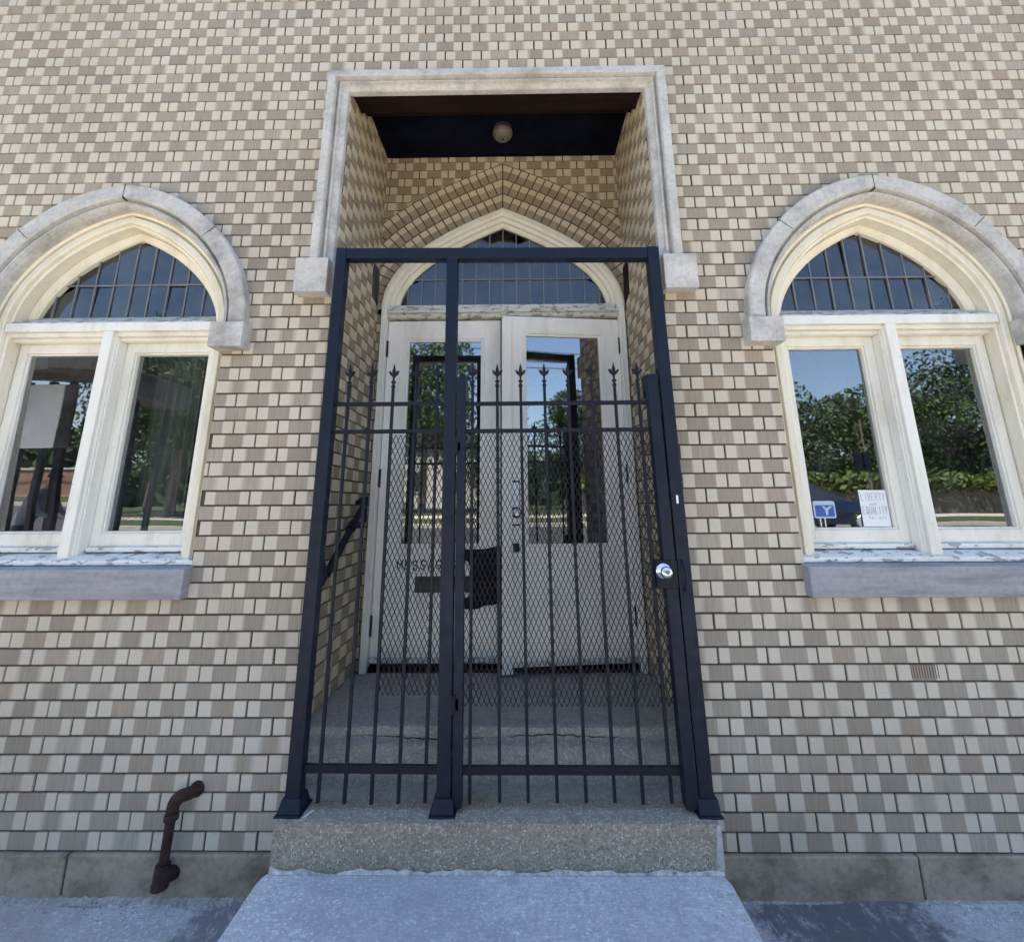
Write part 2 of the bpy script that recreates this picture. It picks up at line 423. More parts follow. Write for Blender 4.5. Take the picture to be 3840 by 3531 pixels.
# ------------------------------------------------------------------ brick fields
def bricks(mb, mm, org, ud, nd, zr, intervals, phase, proud=.0075, mat_jit=1.0):
    """fill rows j in zr with bricks; ud = direction of length, nd = outward normal; intervals(z) -> spans"""
    U = Vector(ud); Nn = Vector(nd); O = Vector(org)
    def P(u, z, h): return O + U * u + Vector((0, 0, z)) + Nn * h
    for j in range(*zr):
        z0 = Z0B + j * COURSE; z1 = z0 + COURSE; zm = (z0 + z1) / 2
        drift = .012 * math.sin(j * .37) + random.uniform(-.004, .004)
        ph = phase + (0 if j % 2 else BL / 2) + drift
        for a, b in intervals(zm, z0, z1):
            if b - a < .01: continue
            mm.quad([P(a, z0, -proud), P(b, z0, -proud), P(b, z1, -proud), P(a, z1, -proud)])
            k0 = math.floor((a - ph) / BL)
            u = ph + k0 * BL
            while u < b:
                jw = .0026 + random.uniform(-.0004, .0010); s, e = u + jw, u + BL - jw
                cs, ce = max(s, a), min(e, b)
                if ce - cs > .018:
                    rc = (random.random(), random.random(), random.random())
                    hz0, hz1 = z0 + .0034 + random.uniform(-.0008, .0008), z1 - .0034 + random.uniform(-.0008, .0008)
                    cs += random.uniform(0, .002) if cs > a else 0; ce -= random.uniform(0, .002) if ce < b else 0
                    c = .0012; h = random.uniform(-.0014, .0014) * mat_jit; tl = random.uniform(-.001, .001)
                    h0, h1 = h + tl, h - tl
                    ua, ub = (cs - s) / BL, (ce - s) / BL
                    F = [P(cs + c, hz0 + c, h0), P(ce - c, hz0 + c, h1), P(ce - c, hz1 - c, h1), P(cs + c, hz1 - c, h0)]
                    B = [P(cs, hz0, -proud), P(ce, hz0, -proud), P(ce, hz1, -proud), P(cs, hz1, -proud)]
                    uvF = [(ua, 0), (ub, 0), (ub, 1), (ua, 1)]
                    mb.quad(F, uvF, rc)
                    for q in range(4):
                        q2 = (q + 1) % 4; mb.quad([B[q], B[q2], F[q2], F[q]], [uvF[q], uvF[q2], uvF[q2], uvF[q]], rc)
                u += BL
def cut(spans, a, b):
    out = []
    for s, e in spans:
        if b <= s or a >= e: out.append((s, e)); continue
        if a > s: out.append((s, a))
        if b < e: out.append((b, e))
    return out

building = thing('brick_building', 'tan and cream brick church-like facade with a recessed double door and pointed arched windows', 'building')

def front_spans(zm, z0, z1):
    sp = [(-4.6, 4.6)]
    if zm < 3.89: sp = cut(sp, -OPX - (.02 if zm > 2.75 else 0), OPX + (.02 if zm > 2.75 else 0))
    for cx in (-WX, WX):
        if zm > 1.11 + .002 and zm < WSP: sp = cut(sp, cx - .63, cx + .63)
        elif zm >= WSP:
            w = width_at(WP, .065, zm - WSP)
            if w > 0: sp = cut(sp, cx - w, cx + w)
    return sp
fb, fm = MB(), MB()
bricks(fb, fm, (0, 0, 0), (1, 0, 0), (0, -1, 0), (0, 90), front_spans, -1.93)
wall = fb.build('front_wall', M['brick'], building, attrs=True)
fm.build('front_wall_mortar', M['mortar'], wall, fix=False)

# porch side walls
def side_spans(zm, z0, z1):
    if zm < TREADZ - .03: return []
    return [(.026 if zm > 2.57 else .004, BACKY + .02)]
for sx in (-1, 1):
    sb, sm = MB(), MB()
    bricks(sb, sm, (sx * OPX, 0, 0), (0, 1, 0), (-sx, 0, 0), (2, 59), side_spans, .05)
    sw = sb.build('porch_side_wall', M['brick_porch'], building, attrs=True)
    sm.build('porch_mortar', M['mortar'], sw, fix=False)

# porch back wall with door arch
def back_spans(zm, z0, z1):
    if zm < LANDZ: return []
    sp = [(-OPX - .02, OPX + .02)]
    if zm < DSP: return cut(sp, DX - .83, DX + .83)
    w = width_at(DP, -.16, zm - DSP)
    if zm - DSP < .97 and w > 0: sp = cut(sp, DX - w, DX + w)
    return sp
bb, bm_ = MB(), MB()
bricks(bb, bm_, (0, BACKY, 0), (1, 0, 0), (0, -1, 0), (5, 59), back_spans, .02)
# three rings of rowlock bricks
RT = .118
for ring in range(3):
    d0 = -.004 - ring * RT; d1 = d0 - RT
    pm = half(DP, (d0 + d1) / 2, None, 200)
    L = [0]
    for a, b in zip(pm[:-1], pm[1:]): L.append(L[-1] + math.hypot(b[0] - a[0], b[1] - a[1]))
    n = round(L[-1] / .0655)
    Tm = 1.0
    while off(DP, Tm, (d0 + d1) / 2)[0] > 0: Tm += .002
    def inner(t, d):
        x, z = off(DP, t, d); return max(x, .003), z
    # parameter t for arc length
    def tat(s):
        for k in range(len(L) - 1):
            if L[k] <= s <= L[k + 1]: return Tm * (k + (s - L[k]) / max(1e-9, L[k + 1] - L[k])) / 200
        return Tm
    for side in (1, -1):
        for k in range(n):
            s0, s1 = L[-1] * k / n + .0035, L[-1] * (k + 1) / n - .0035
            t0, t1 = tat(s0), tat(s1)
            g = .0035
            def endt(d):
                a_, b_ = .5, 1.9
                for _ in range(30):
                    m_ = (a_ + b_) / 2
                    if off(DP, m_, d)[0] > .004: a_ = m_
                    else: b_ = m_
                return a_
            e0, e1 = endt(d0 - g), endt(d1 + g)
            if k == n - 1: u1, v1 = e0, e1
            else: u1, v1 = min(t1, e0), min(t1, e1)
            pts = [inner(min(t0, e0), d0 - g), inner(u1, d0 - g), inner(v1, d1 + g), inner(min(t0, e1), d1 + g)]
            hh = random.uniform(.007, .010)
            F = [(DX + side * x, BACKY - hh, DSP + z) for x, z in pts]; B = [(DX + side * x, BACKY - .001, DSP + z) for x, z in pts]
            cxm = sum(p[0] for p in F) / 4; czm = sum(p[2] for p in F) / 4
            F = [(p[0] + (cxm - p[0]) * .04, p[1], p[2] + (czm - p[2]) * .04) for p in F]
            uvF = [(0, 0), (1, 0), (1, 1), (0, 1)]; rc = (random.random(), random.random() * .6, random.random())
            if side < 0: F = F[::-1]; B = B[::-1]; uvF = uvF[::-1]
            bb.f.append(tuple(range(len(bb.v), len(bb.v) + 4))); bb.v += F; bb.uv.append([(u_, v_ + 10) for u_, v_ in uvF]); bb.rc.append(rc)
            for q in range(4):
                q2 = (q + 1) % 4; bb.quad([B[q], B[q2], F[q2], F[q]], [(0, 10)] * 4, rc)
nring_faces = [i for i, u in enumerate(bb.uv) if u[0][1] >= 9]
for i in nring_faces: bb.uv[i] = [(a, b - 10) for a, b in bb.uv[i]]
bw = bb.build('porch_back_wall', [M['brick_porch'], M['brick_ring']], building, attrs=True)
for i in nring_faces: bw.data.polygons[i].material_index = 1
sweep(bm_, DP, [(.03, BACKY - .003), (-3 * RT - .008, BACKY - .003)], DX, DSP, None, 40, False)
bm_.build('porch_back_mortar', M['mortar'], bw, fix=False)
# dark plates high on both porch side walls
for sx in (-1, 1):
    x0, x1 = sorted((sx * (OPX + .0), sx * (OPX - .006)))
    MB().hexa([(x0, .66, 2.87), (x1, .66, 2.87), (x0, BACKY - .03, 2.85), (x1, BACKY - .03, 2.85),
               (x0, .66, 3.11), (x1, .66, 3.11), (x0, BACKY - .03, 3.11), (x1, BACKY - .03, 3.11)]).build('wall_plate', simple('dark_grey_plate', (.045, .05, .055), .6) if sx < 0 else M['beam'], building)

# plinth stones
pl = [(-4.6, -1.72), (-1.712, -.862), (.862, 1.672), (1.68, 4.6)]
for a, b in pl:
    MB().box(a, b, -.012 - random.uniform(0, .006), .2, -.25, .157).build('plinth_stone', M['plinth'], building, bevel=.006)
vb = MB()
for k in range(11): vb.box(1.788 + k * .0115, 1.7905 + k * .0115, -.0018, .002, .782, .834)
vb.build('vent_brick', M['mortar'], building)
# shell behind: closes the building so that the daylight stays outside
sh = MB()
SW, SD, SH = 4.6, 5.0, 6.2
sh.box(-SW - .25, -SW, .0, SD, -.2, SH); sh.box(SW, SW + .25, .0, SD, -.2, SH); sh.box(-SW, SW, SD, SD + .25, -.2, SH)
sh.build('outer_wall', M['redbrick'], building)
MB().box(-SW - .3, SW + .3, -.03, SD + .3, SH, SH + .15).build('roof', M['roofing'], building)
MB().box(-SW, SW, .02, SD, -.2, -.05).build('interior_floor', M['interior_door'], building)
# inner wall lining behind the brick face
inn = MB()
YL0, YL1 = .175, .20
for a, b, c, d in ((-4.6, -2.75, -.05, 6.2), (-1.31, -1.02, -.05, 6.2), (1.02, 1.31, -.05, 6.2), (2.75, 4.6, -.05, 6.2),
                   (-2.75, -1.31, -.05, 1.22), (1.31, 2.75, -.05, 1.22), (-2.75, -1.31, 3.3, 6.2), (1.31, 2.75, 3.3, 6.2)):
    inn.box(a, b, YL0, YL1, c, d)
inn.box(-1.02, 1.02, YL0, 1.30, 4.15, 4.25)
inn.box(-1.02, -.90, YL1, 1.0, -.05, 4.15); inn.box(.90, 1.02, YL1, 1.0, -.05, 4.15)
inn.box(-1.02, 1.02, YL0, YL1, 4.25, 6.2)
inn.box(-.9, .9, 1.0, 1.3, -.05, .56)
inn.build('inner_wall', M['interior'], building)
# a grey curtain and dark panelling seen inside the left window
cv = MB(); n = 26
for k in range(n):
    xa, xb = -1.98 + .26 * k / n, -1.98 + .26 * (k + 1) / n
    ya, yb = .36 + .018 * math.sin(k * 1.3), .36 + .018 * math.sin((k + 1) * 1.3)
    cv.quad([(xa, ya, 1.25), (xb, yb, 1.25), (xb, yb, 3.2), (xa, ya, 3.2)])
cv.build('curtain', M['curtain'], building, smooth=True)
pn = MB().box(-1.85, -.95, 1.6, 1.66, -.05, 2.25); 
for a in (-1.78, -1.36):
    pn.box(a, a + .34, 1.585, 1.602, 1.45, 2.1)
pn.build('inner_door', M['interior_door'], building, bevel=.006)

# ------------------------------------------------------------------ porch stone surround, ceiling, beam
def ugroup(mb, prof):   # U shaped moulding: jamb - lintel - jamb; prof (d inwards from outer line, y)
    OX, ZB, ZT = .978, 2.757, 3.975
    rows = []
    for d, y in prof:
        rows.append([(-OX + d, y, ZB), (-OX + d, y, ZT - d), (OX - d, y, ZT - d), (OX - d, y, ZB)])
    for a, b in zip(rows[:-1], rows[1:]):
        for k in range(3): mb.quad([a[k], a[k + 1], b[k + 1], b[k]])
    for k in (0, 3): mb.quad([r[k] for r in rows])
    return mb
prof = [(0, .03), (0, -.045), (.006, -.052), (.058, -.060), (.064, -.054), (.069, -.016), (.084, -.012), (.089, -.038), (.102, -.040), (.106, -.020), (.114, -.014), (.136, -.008), (.141, -.002), (.141, .085), (.12, .09)]
prof = [(d * .80, min(y, .03)) for d, y in prof]
ugroup(MB(), prof).build('stone_surround', M['stone'], building, bevel=.0015, segs=1)
for sx in (-1, 1):
    MB().box(*sorted((sx * .862, sx * 1.032)), -.078, .03, 2.567, 2.757).build('stone_corbel', M['stone'], building, bevel=.004)
    MB().box(*sorted((sx * .863, sx * .90)), .0, .028, 2.567, 2.757).build('stone_return', M['stone'], building, bevel=.002)
bmz = MB().box(-.86, .86, .031, .11, 3.885, 4.12).box(-.86, .86, .11, .20, 3.897, 4.12)
bmz.box(-.86, .86, .20, .235, 3.935, 4.12); bmz.box(-.86, .86, .235, .30, 3.965, 4.12)
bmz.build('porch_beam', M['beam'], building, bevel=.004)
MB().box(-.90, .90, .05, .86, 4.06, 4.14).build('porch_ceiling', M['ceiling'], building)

# ------------------------------------------------------------------ windows
def panes(mb, P, d, cx, zs, zb, y, xs, zsplit, tilt=.0055):
    """small leaded panes between came positions, each set a touch differently in its lead"""
    for xa, xb in zip(xs[:-1], xs[1:]):
        prev = zb
        for zt in zsplit + [None]:
            za0, zb0 = prev, prev
            if zt is None: zt0, zt1 = zs + height_at(P, d, xa), zs + height_at(P, d, xb)
            else: zt0 = min(zt, zs + height_at(P, d, xa)); zt1 = min(zt, zs + height_at(P, d, xb)); prev = zt
            if max(zt0 - za0, zt1 - zb0) < .004: continue
            zt0, zt1 = max(zt0, za0), max(zt1, zb0)
            tx, tz = random.uniform(-tilt, tilt), random.uniform(-tilt, tilt)
            f = lambda x, z: (cx + x, y + tx * (x - xa) / .1 + tz * (z - za0) / .15, z)
            mb.quad([f(xa, za0), f(xb, zb0), f(xb, zt1), f(xa, zt0)])
def cames(mb, P, d, cx, zs, zb, y, xs, zhs, w=.0034):
    for x in xs:
        t = zs + height_at(P, d, x)
        if t - zb > .02: mb.box(cx + x - w, cx + x + w, y - .005, y + .005, zb, t + .004)
    for z in zhs:
        ww = width_at(P, d, z - zs); mb.box(cx - ww, cx + ww, y - .0062, y + .0062, z - w, z + w)

def make_window(cx, mirror, tiltleft):
    fr = MB()
    H = .63
    # moulded frame with jambs and pointed head
    pr = [(.10, .10), (.115, .045), (.122, .032), (.132, .028), (.140, .034), (.142, .060), (.150, .060), (.154, .034), (.182, .030), (.188, .036), (.190, .054), (.197, .050), (.206, .054), (.208, .155)]
    sweep(fr, WP, pr, cx, WSP, 1.262 - WSP)
    w = fr.build('window', M['paint_arch'], building, bevel=.001, segs=1)
    # stone hood, corbels, sill
    hp = [(0, .03), (0, -.046), (.006, -.053), (.074, -.055), (.082, -.048), (.086, -.016), (.096, -.012), (.100, -.036), (.111, -.037), (.117, -.026), (.122, -.004), (.122, .050), (.10, .06)]
    sweep(MB(), WP, hp, cx, WSP, 2.405 - WSP, 36).build('stone_hood', M['stone'], building, bevel=.0015, segs=1)
    for s in (-1, 1):
        MB().box(*sorted((cx + s * .607, cx + s * .775)), -.085, .03, 2.278, 2.406).build('hood_corbel', M['stone'], building, bevel=.003)
    MB().hexa([(cx - .642, -.055, 1.111), (cx + .642, -.055, 1.111), (cx - .642, .10, 1.111), (cx + .642, .10, 1.111),
               (cx - .642, -.055, 1.238), (cx + .642, -.055, 1.238), (cx - .642, .10, 1.262), (cx + .642, .10, 1.262)]).build('stone_sill', M['stone_sill'], building, bevel=.005)
    # joints of the hood stones are thin dark lines
    for s in (-1, 1):
        jm = MB(); t = .5
        a = off(WPA, t, -.0005); b = off(WPA, t, .084)
        dx, dz = bezd(WPA, t); L = math.hypot(dx, dz); dx, dz = dx / L * .0016, dz / L * .0016
        jm.hexa([(cx + s * (a[0] - dx), -.0556, WSP + a[1] - dz), (cx + s * (a[0] + dx), -.0556, WSP + a[1] + dz), (cx + s * (a[0] - dx), .0, WSP + a[1] - dz), (cx + s * (a[0] + dx), .0, WSP + a[1] + dz),
                 (cx + s * (b[0] - dx), -.0556, WSP + b[1] - dz), (cx + s * (b[0] + dx), -.0556, WSP + b[1] + dz), (cx + s * (b[0] - dx), .0, WSP + b[1] - dz), (cx + s * (b[0] + dx), .0, WSP + b[1] + dz)])
        jm.build('stone_joint', M['mortar'], building)
    MB().box(cx - .0016, cx + .0016, -.0556, .0, WSP + .782 - .088, WSP + .782 - .002).build('stone_joint', M['mortar'], building)
    hw = .752 - D_FR
    # transom with weathered slope above it
    tr = MB().box(cx - hw - .01, cx + hw + .01, .030, .15, 2.405, 2.452)
    tr.box(cx - hw, cx + hw, .052, .15, 2.382, 2.4045); tr.box(cx - hw, cx + hw, .075, .15, 2.362, 2.3815)
    tr.build('transom', M['paint'], w, bevel=.003)
    MB().hexa([(cx - hw, .045, 2.4525), (cx + hw, .045, 2.4525), (cx - hw, .17, 2.4525), (cx + hw, .17, 2.4525),
               (cx - hw, .045, 2.462), (cx + hw, .045, 2.462), (cx - hw, .17, 2.538), (cx + hw, .17, 2.538)]).build('transom_slope', M['paint_weather'], w, bevel=.003)
    # mullion
    mu = MB().box(cx - .026, cx + .026, .030, .15, 1.27, 2.404); mu.box(cx - .036, cx + .036, .050, .15, 1.27, 2.381); mu.box(cx - .043, cx + .043, .060, .15, 1.27, 2.361)
    mu.build('mullion', M['paint'], w, bevel=.003)
    # wooden sill with peeling paint
    for i, (a, b, y0) in enumerate(((cx - hw - .09, cx + hw + .09, .004),)):
        MB().hexa([(a, y0, 1.25), (b, y0, 1.25), (a, .15, 1.25), (b, .15, 1.25), (a, y0, 1.272), (b, y0, 1.272), (a, .15, 1.305), (b, .15, 1.305)]).build('wood_sill', M['paint_peel'], w, bevel=.003)
    # fanlight sash
    fs = MB(); sweep(fs, WP, [(.2082, .15), (.2082, .118), (.213, .112), (D_GL - .010, .118), (D_GL, .130), (D_GL, .16)], cx, WSP, 2.50 - WSP)
    fs.build('arch_sash', M['paint_arch'], w, bevel=.001, segs=1)
    wv = [k * .104 for k in range(-5, 6)]
    lim = .752 - D_GL
    xs = [-lim] + [x + (.02 if mirror else -.02) for x in wv if abs(x + .02) < lim - .02] + [lim]
    gm = MB(); panes(gm, WP, D_GL, cx, WSP, 2.52, .150, xs, [2.715]); gm.build('leaded_glass', M['glass_lead'], w, fix=False)
    cm = MB(); cames(cm, WP, D_GL, cx, WSP, 2.52, .148, xs[1:-1], [2.715]); cm.build('lead_cames', M['lead'], w)
    # two casements
    for s in (-1, 1):
        a, b = sorted((cx + s * .044, cx + s * .539))
        z0, z1, st = 1.306, 2.361, .045
        sa = MB()
        sa.box(a, a + st, .118, .165, z0, z1); sa.box(b - st, b, .118, .165, z0, z1)
        sa.box(a + st, b - st, .1185, .165, z0, 1.385); sa.box(a + st, b - st, .1185, .165, z1 - .05, z1)
        # glazing bead
        g = .010
        for (p0, p1, q0, q1) in ((a + st, a + st + g, 1.385, z1 - .05), (b - st - g, b - st, 1.385, z1 - .05)):
            sa.box(p0, p1, .128, .165, q0, q1)
        sa.box(a + st + g, b - st - g, .128, .165, 1.385, 1.395); sa.box(a + st + g, b - st - g, .128, .165, z1 - .06, z1 - .05)
        so = sa.build('casement_sash', M['paint'], w, bevel=.002)
        sill = MB().box(a, b, .095, .1175, 1.300, 1.322).build('sash_foot', M['paint_peel'], w, bevel=.003)
        t = .013 if (tiltleft and s < 0) else 0
        gq = MB().quad([(a + st, .150 + t, 1.385), (b - st, .150 + t, 1.385), (b - st, .150 - t, z1 - .05), (a + st, .150 - t, z1 - .05)])
        if tiltleft and s < 0:
            for o in (so,): pass
        gq.build('window_pane', M['glass'], w, fix=False)
    return w
wl = make_window(-WX, False, True); tag(wl, 'window of the left opening with a leaded pointed head')
wr = make_window(WX, True, False); tag(wr, 'window of the right opening with a leaded pointed head')

# ------------------------------------------------------------------ door and its frame
df = MB()
sweep(df, DP, [(-.004, BACKY + .04), (0, BACKY - .030), (.006, BACKY - .036), (.022, BACKY - .038), (.028, BACKY - .026), (.034, BACKY - .018), (.050, BACKY - .016), (.056, BACKY + .002), (.080, BACKY + .006), (.086, BACKY + .024), (.104, BACKY + .030), (.104, BACKY + .07)], DX, DSP, .04, 40)
frame = df.build('door_frame', M['paint_arch'], building, bevel=.001, segs=1)
for s in (-1, 1):
    jb = MB()
    a, b = sorted((DX + s * .798, DX + s * .836)); jb.box(a, b, BACKY - .034, BACKY + .06, LANDZ + .005, DSP + .04)
    a, b = sorted((DX + s * .800, DX + s * .8075)); jb.box(a, b, BACKY - .040, BACKY - .034, LANDZ + .01, DSP - .08)
    jb.build('door_jamb', M['paint_door'], frame, bevel=.003)
tm = MB().box(DX - .798, DX + .798, BACKY - .004, BACKY + .07, 2.765, 2.862)
tm.box(DX - .797, DX + .797, BACKY - .022, BACKY - .004, 2.80, 2.826); tm.box(DX - .797, DX + .797, BACKY - .014, BACKY - .004, 2.770, 2.785)
tm.build('door_transom', M['paint_weather'], frame, bevel=.003)
xs = [-.731] + [k * .0965 for k in range(-7, 8)] + [.731]
gm = MB(); panes(gm, DP, .104, DX, DSP, 2.862, BACKY + .055, xs, [3.075, 3.30], .0012); gm.build('leaded_glass', M['glass_lead'], frame, fix=False)
cm = MB(); cames(cm, DP, .104, DX, DSP, 2.862, BACKY + .052, xs[1:-1], [3.075, 3.30], .0038); cm.build('lead_cames', M['lead'], frame)
ring = MB(); sweep(ring, DP, [(.10, BACKY + .03), (.112, BACKY + .038), (.112, BACKY + .06)], DX, DSP, .03, 40, False)
ring.build('arch_bead', M['paint_arch'], frame)

def leaf(name, x0, x1, gx0, gx1, gz0, gz1, z0, z1, y, label):
    d = MB(); yb = y + .045
    d.box(x0, gx0, y, yb, z0, z1); d.box(gx1, x1, y, yb, z0, z1); d.box(gx0, gx1, y + .0005, yb, gz1, z1); d.box(gx0, gx1, y + .0005, yb, z0, gz0)
    o = d.build(name, M['paint_door'], building, bevel=.0015, segs=1); tag(o, label)
    bd = MB(); g = .014
    bd.box(gx0, gx0 + g, y + .008, yb, gz0, gz1); bd.box(gx1 - g, gx1, y + .008, yb, gz0, gz1)
    bd.box(gx0 + g, gx1 - g, y + .008, yb, gz0, gz0 + g); bd.box(gx0 + g, gx1 - g, y + .008, yb, gz1 - g, gz1)
    bd.box(gx0 - .018, gx0 - .010, y - .003, y, gz0 - .018, gz1 + .018); bd.box(gx1 + .010, gx1 + .018, y - .003, y, gz0 - .018, gz1 + .018)
    bd.box(gx0 - .010, gx1 + .010, y - .003, y, gz1 + .010, gz1 + .018); bd.box(gx0 - .010, gx1 + .010, y - .003, y, gz0 - .018, gz0 - .010)
    bd.build('glazing_bead', M['paint_door'], o, bevel=.002)
    MB().quad([(gx0, y + .022, gz0), (gx1, y + .022, gz0), (gx1, y + .022, gz1), (gx0, y + .022, gz1)]).build('door_glass', M['glass_door'], o, fix=False)
    return o
YD = BACKY + .020
dl = leaf('door', -.782, -.004, -.645, -.125, 1.262, 2.617, .605, 2.752, YD, 'left door with the mail slot')
dr = leaf('door', .006, .806,   .150, .676, 1.263, 2.628, .618, 2.748, YD, 'right door with the bright lock')
MB().box(-.002, .062, YD - .018, YD - .0005, .578, 2.722).build('astragal', M['paint_door'], dr, bevel=.003)
MB().box(-.80, .82, YD - .012, YD + .06, .5601, .588).build('threshold_gap', M['black_rubber'], frame)  # black strip stands in for the dark gap under the doors
for dd, xx, ww in ((dl, (-.782, -.006), 0), (dr, (.066, .80), 0)):
    MB().box(xx[0], xx[1], YD - .016, YD - .001, .612, .642).build('weather_strip', M['paint_weather'], dd, bevel=.004)
for s, zs_ in ((-1, (2.55, 1.68, .81)), (1, (2.56, 1.70, .86))):
    for z in zs_:
        xh = DX + s * .7935
        MB().box(xh - .006, xh + .006, YD - .010, YD + .01, z - .058, z + .058).tube([(xh, YD - .013, z - .05), (xh, YD - .013, z + .05)], .006, 8).build('hinge', M['rust'], dl if s < 0 else dr)
# lock plate, cylinder and small lock box
MB().box(.062, .108, YD - .008, YD - .0005, 1.395, 1.645).build('lock_plate', M['sheen_white'], dr, bevel=.003)
MB().lathe([(.001, 0), (.033, 0), (.033, -.004), (.001, -.004)], (.086, YD - .0082, 1.465), 'y').build('lock_ring', M['iron_dark'], dr)
MB().box(.0625, .112, YD - .0045, YD - .0005, 1.385, 1.655).build('lock_plate_outline', M['iron_dark'], dr)  # dark edge added to outline the pale plate and make it stand out
MB().lathe([(.002, -.003), (.024, -.003), (.024, -.010), (.018, -.016), (.002, -.017)], (.088, YD - .008, 1.465), 'y').build('lock_cylinder', M['bright_metal'], dr, smooth=False)
MB().box(.068, .104, YD - .014, YD - .0005, 1.235, 1.285).build('lock_box', M['iron_dark'], dr, bevel=.002)
# the right leaf stands a little ajar, swung towards the street
Hp = Matrix.Translation((.806, YD + .02, 0)); dr.matrix_world = Hp @ Matrix.Rotation(R(7.0), 4, 'Z') @ Hp.inverted()
# mail slot
ms = MB().box(-.528, -.190, YD - .007, YD - .0005, .995, 1.088); ms.box(-.505, -.213, YD - .013, YD - .007, 1.012, 1.072); ms.box(-.500, -.218, YD - .017, YD - .013, 1.060, 1.070)
ms.build('mail_slot', M['mailslot'], dl, bevel=.002)

# ------------------------------------------------------------------ stroke lettering helper
FONT = {  # strokes on a 0..1 x 0..1.4 box
 'M': [[(0, 0), (0, 1.4), (.5, .6), (1, 1.4), (1, 0)]], 'E': [[(.9, 0), (0, 0), (0, 1.4), (.9, 1.4)], [(0, .72), (.75, .72)]],
 'S': [[(0, .2), (.3, 0), (.7, 0), (.95, .3), (.75, .65), (.2, .8), (.05, 1.1), (.3, 1.4), (.7, 1.4), (.95, 1.2)]],
 'A': [[(0, 0), (.5, 1.4), (1, 0)], [(.2, .5), (.8, .5)]], 'G': [[(.95, 1.15), (.6, 1.4), (.2, 1.25), (0, .7), (.2, .12), (.6, 0), (.95, .25), (.95, .6), (.55, .6)]],
 'L': [[(0, 1.4), (0, 0), (.85, 0)]], 'T': [[(0, 1.4), (1, 1.4)], [(.5, 1.4), (.5, 0)]], 'I': [[(.5, 0), (.5, 1.4)]],
 'Q': [[(.5, 0), (.1, .3), (.1, 1.1), (.5, 1.4), (.9, 1.1), (.9, .3), (.5, 0)], [(.6, .35), (1, -.1)]], 'U': [[(0, 1.4), (0, .3), (.3, 0), (.7, 0), (1, .3), (1, 1.4)]],
 'Y': [[(0, 1.4), (.5, .7), (1, 1.4)], [(.5, .7), (.5, 0)]], 'B': [[(0, 0), (0, 1.4), (.6, 1.4), (.85, 1.1), (.6, .75), (0, .75)], [(.6, .75), (.95, .4), (.65, 0), (0, 0)]],
 'R': [[(0, 0), (0, 1.4), (.7, 1.4), (.95, 1.1), (.7, .7), (0, .7)], [(.5, .7), (1, 0)]], 'F': [[(0, 0), (0, 1.4), (.9, 1.4)], [(0, .72), (.7, .72)]],
 'a': [[(.8, .7), (.3, .75), (.1, .35), (.35, 0), (.8, .25)], [(.8, .75), (.8, 0)]], 'n': [[(.1, 0), (.1, .75)], [(.1, .5), (.5, .78), (.8, .5), (.8, 0)]],
 'd': [[(.8, .6), (.4, .75), (.1, .35), (.4, 0), (.8, .2)], [(.8, 1.4), (.8, 0)]], 'f': [[(.8, 1.3), (.5, 1.4), (.4, 1.1), (.4, 0)], [(.1, .75), (.7, .75)]],
 'o': [[(.5, 0), (.1, .38), (.5, .78), (.9, .38), (.5, 0)]], 'r': [[(.2, 0), (.2, .75)], [(.2, .5), (.7, .78)]], 'l': [[(.5, 0), (.5, 1.4)]], ' ': []}
def lettering(mb, text, x, z, h, adv, y, sw, rot=0, jit=0.0, wr=.6):
    for k, ch in enumerate(text):
        ox = x + k * adv; oz = z + random.uniform(-jit, jit); sc = h / 1.4; w = adv * wr
        for st in FONT[ch]:
            for (a, b) in zip(st[:-1], st[1:]):
                p, q = Vector((ox + a[0] * w, oz + a[1] * sc)), Vector((ox + b[0] * w, oz + b[1] * sc))
                d = (q - p).normalized() * sw * .5; nrm = Vector((-d.y, d.x))
                pts = [p - d + nrm, p - d - nrm, q + d - nrm, q + d + nrm]
                mb.quad([(u, y - random.uniform(0, .0003), v) for u, v in pts])
    return mb
lm = MB(); lettering(lm, 'MESSAGES', -.640, 1.128, .052, .0475, YD - .0016, .0065, jit=.003, wr=.62)
lm.build('lettering', M['ink_black'], dl, fix=False)

# ------------------------------------------------------------------ black sheet on the left door
bs = MB(); pol = [(-.232, 1.246), (-.20, 1.243), (-.10, 1.246), (-.006, 1.266), (-.004, 1.08), (-.006, .935), (-.05, .926), (-.10, .922), (-.14, .905), (-.18, .900), (-.232, .906), (-.232, .965), (-.205, .968), (-.188, .985), (-.186, 1.05), (-.184, 1.10), (-.19, 1.14), (-.205, 1.175), (-.232, 1.185)]
bs.prism(pol, YD - .014, YD - .009)
o = bs.build('plastic_sheet', M['black_rubber'], None); tag(o, 'torn black sheet wrapped round the middle edge of the left door', 'sheet')

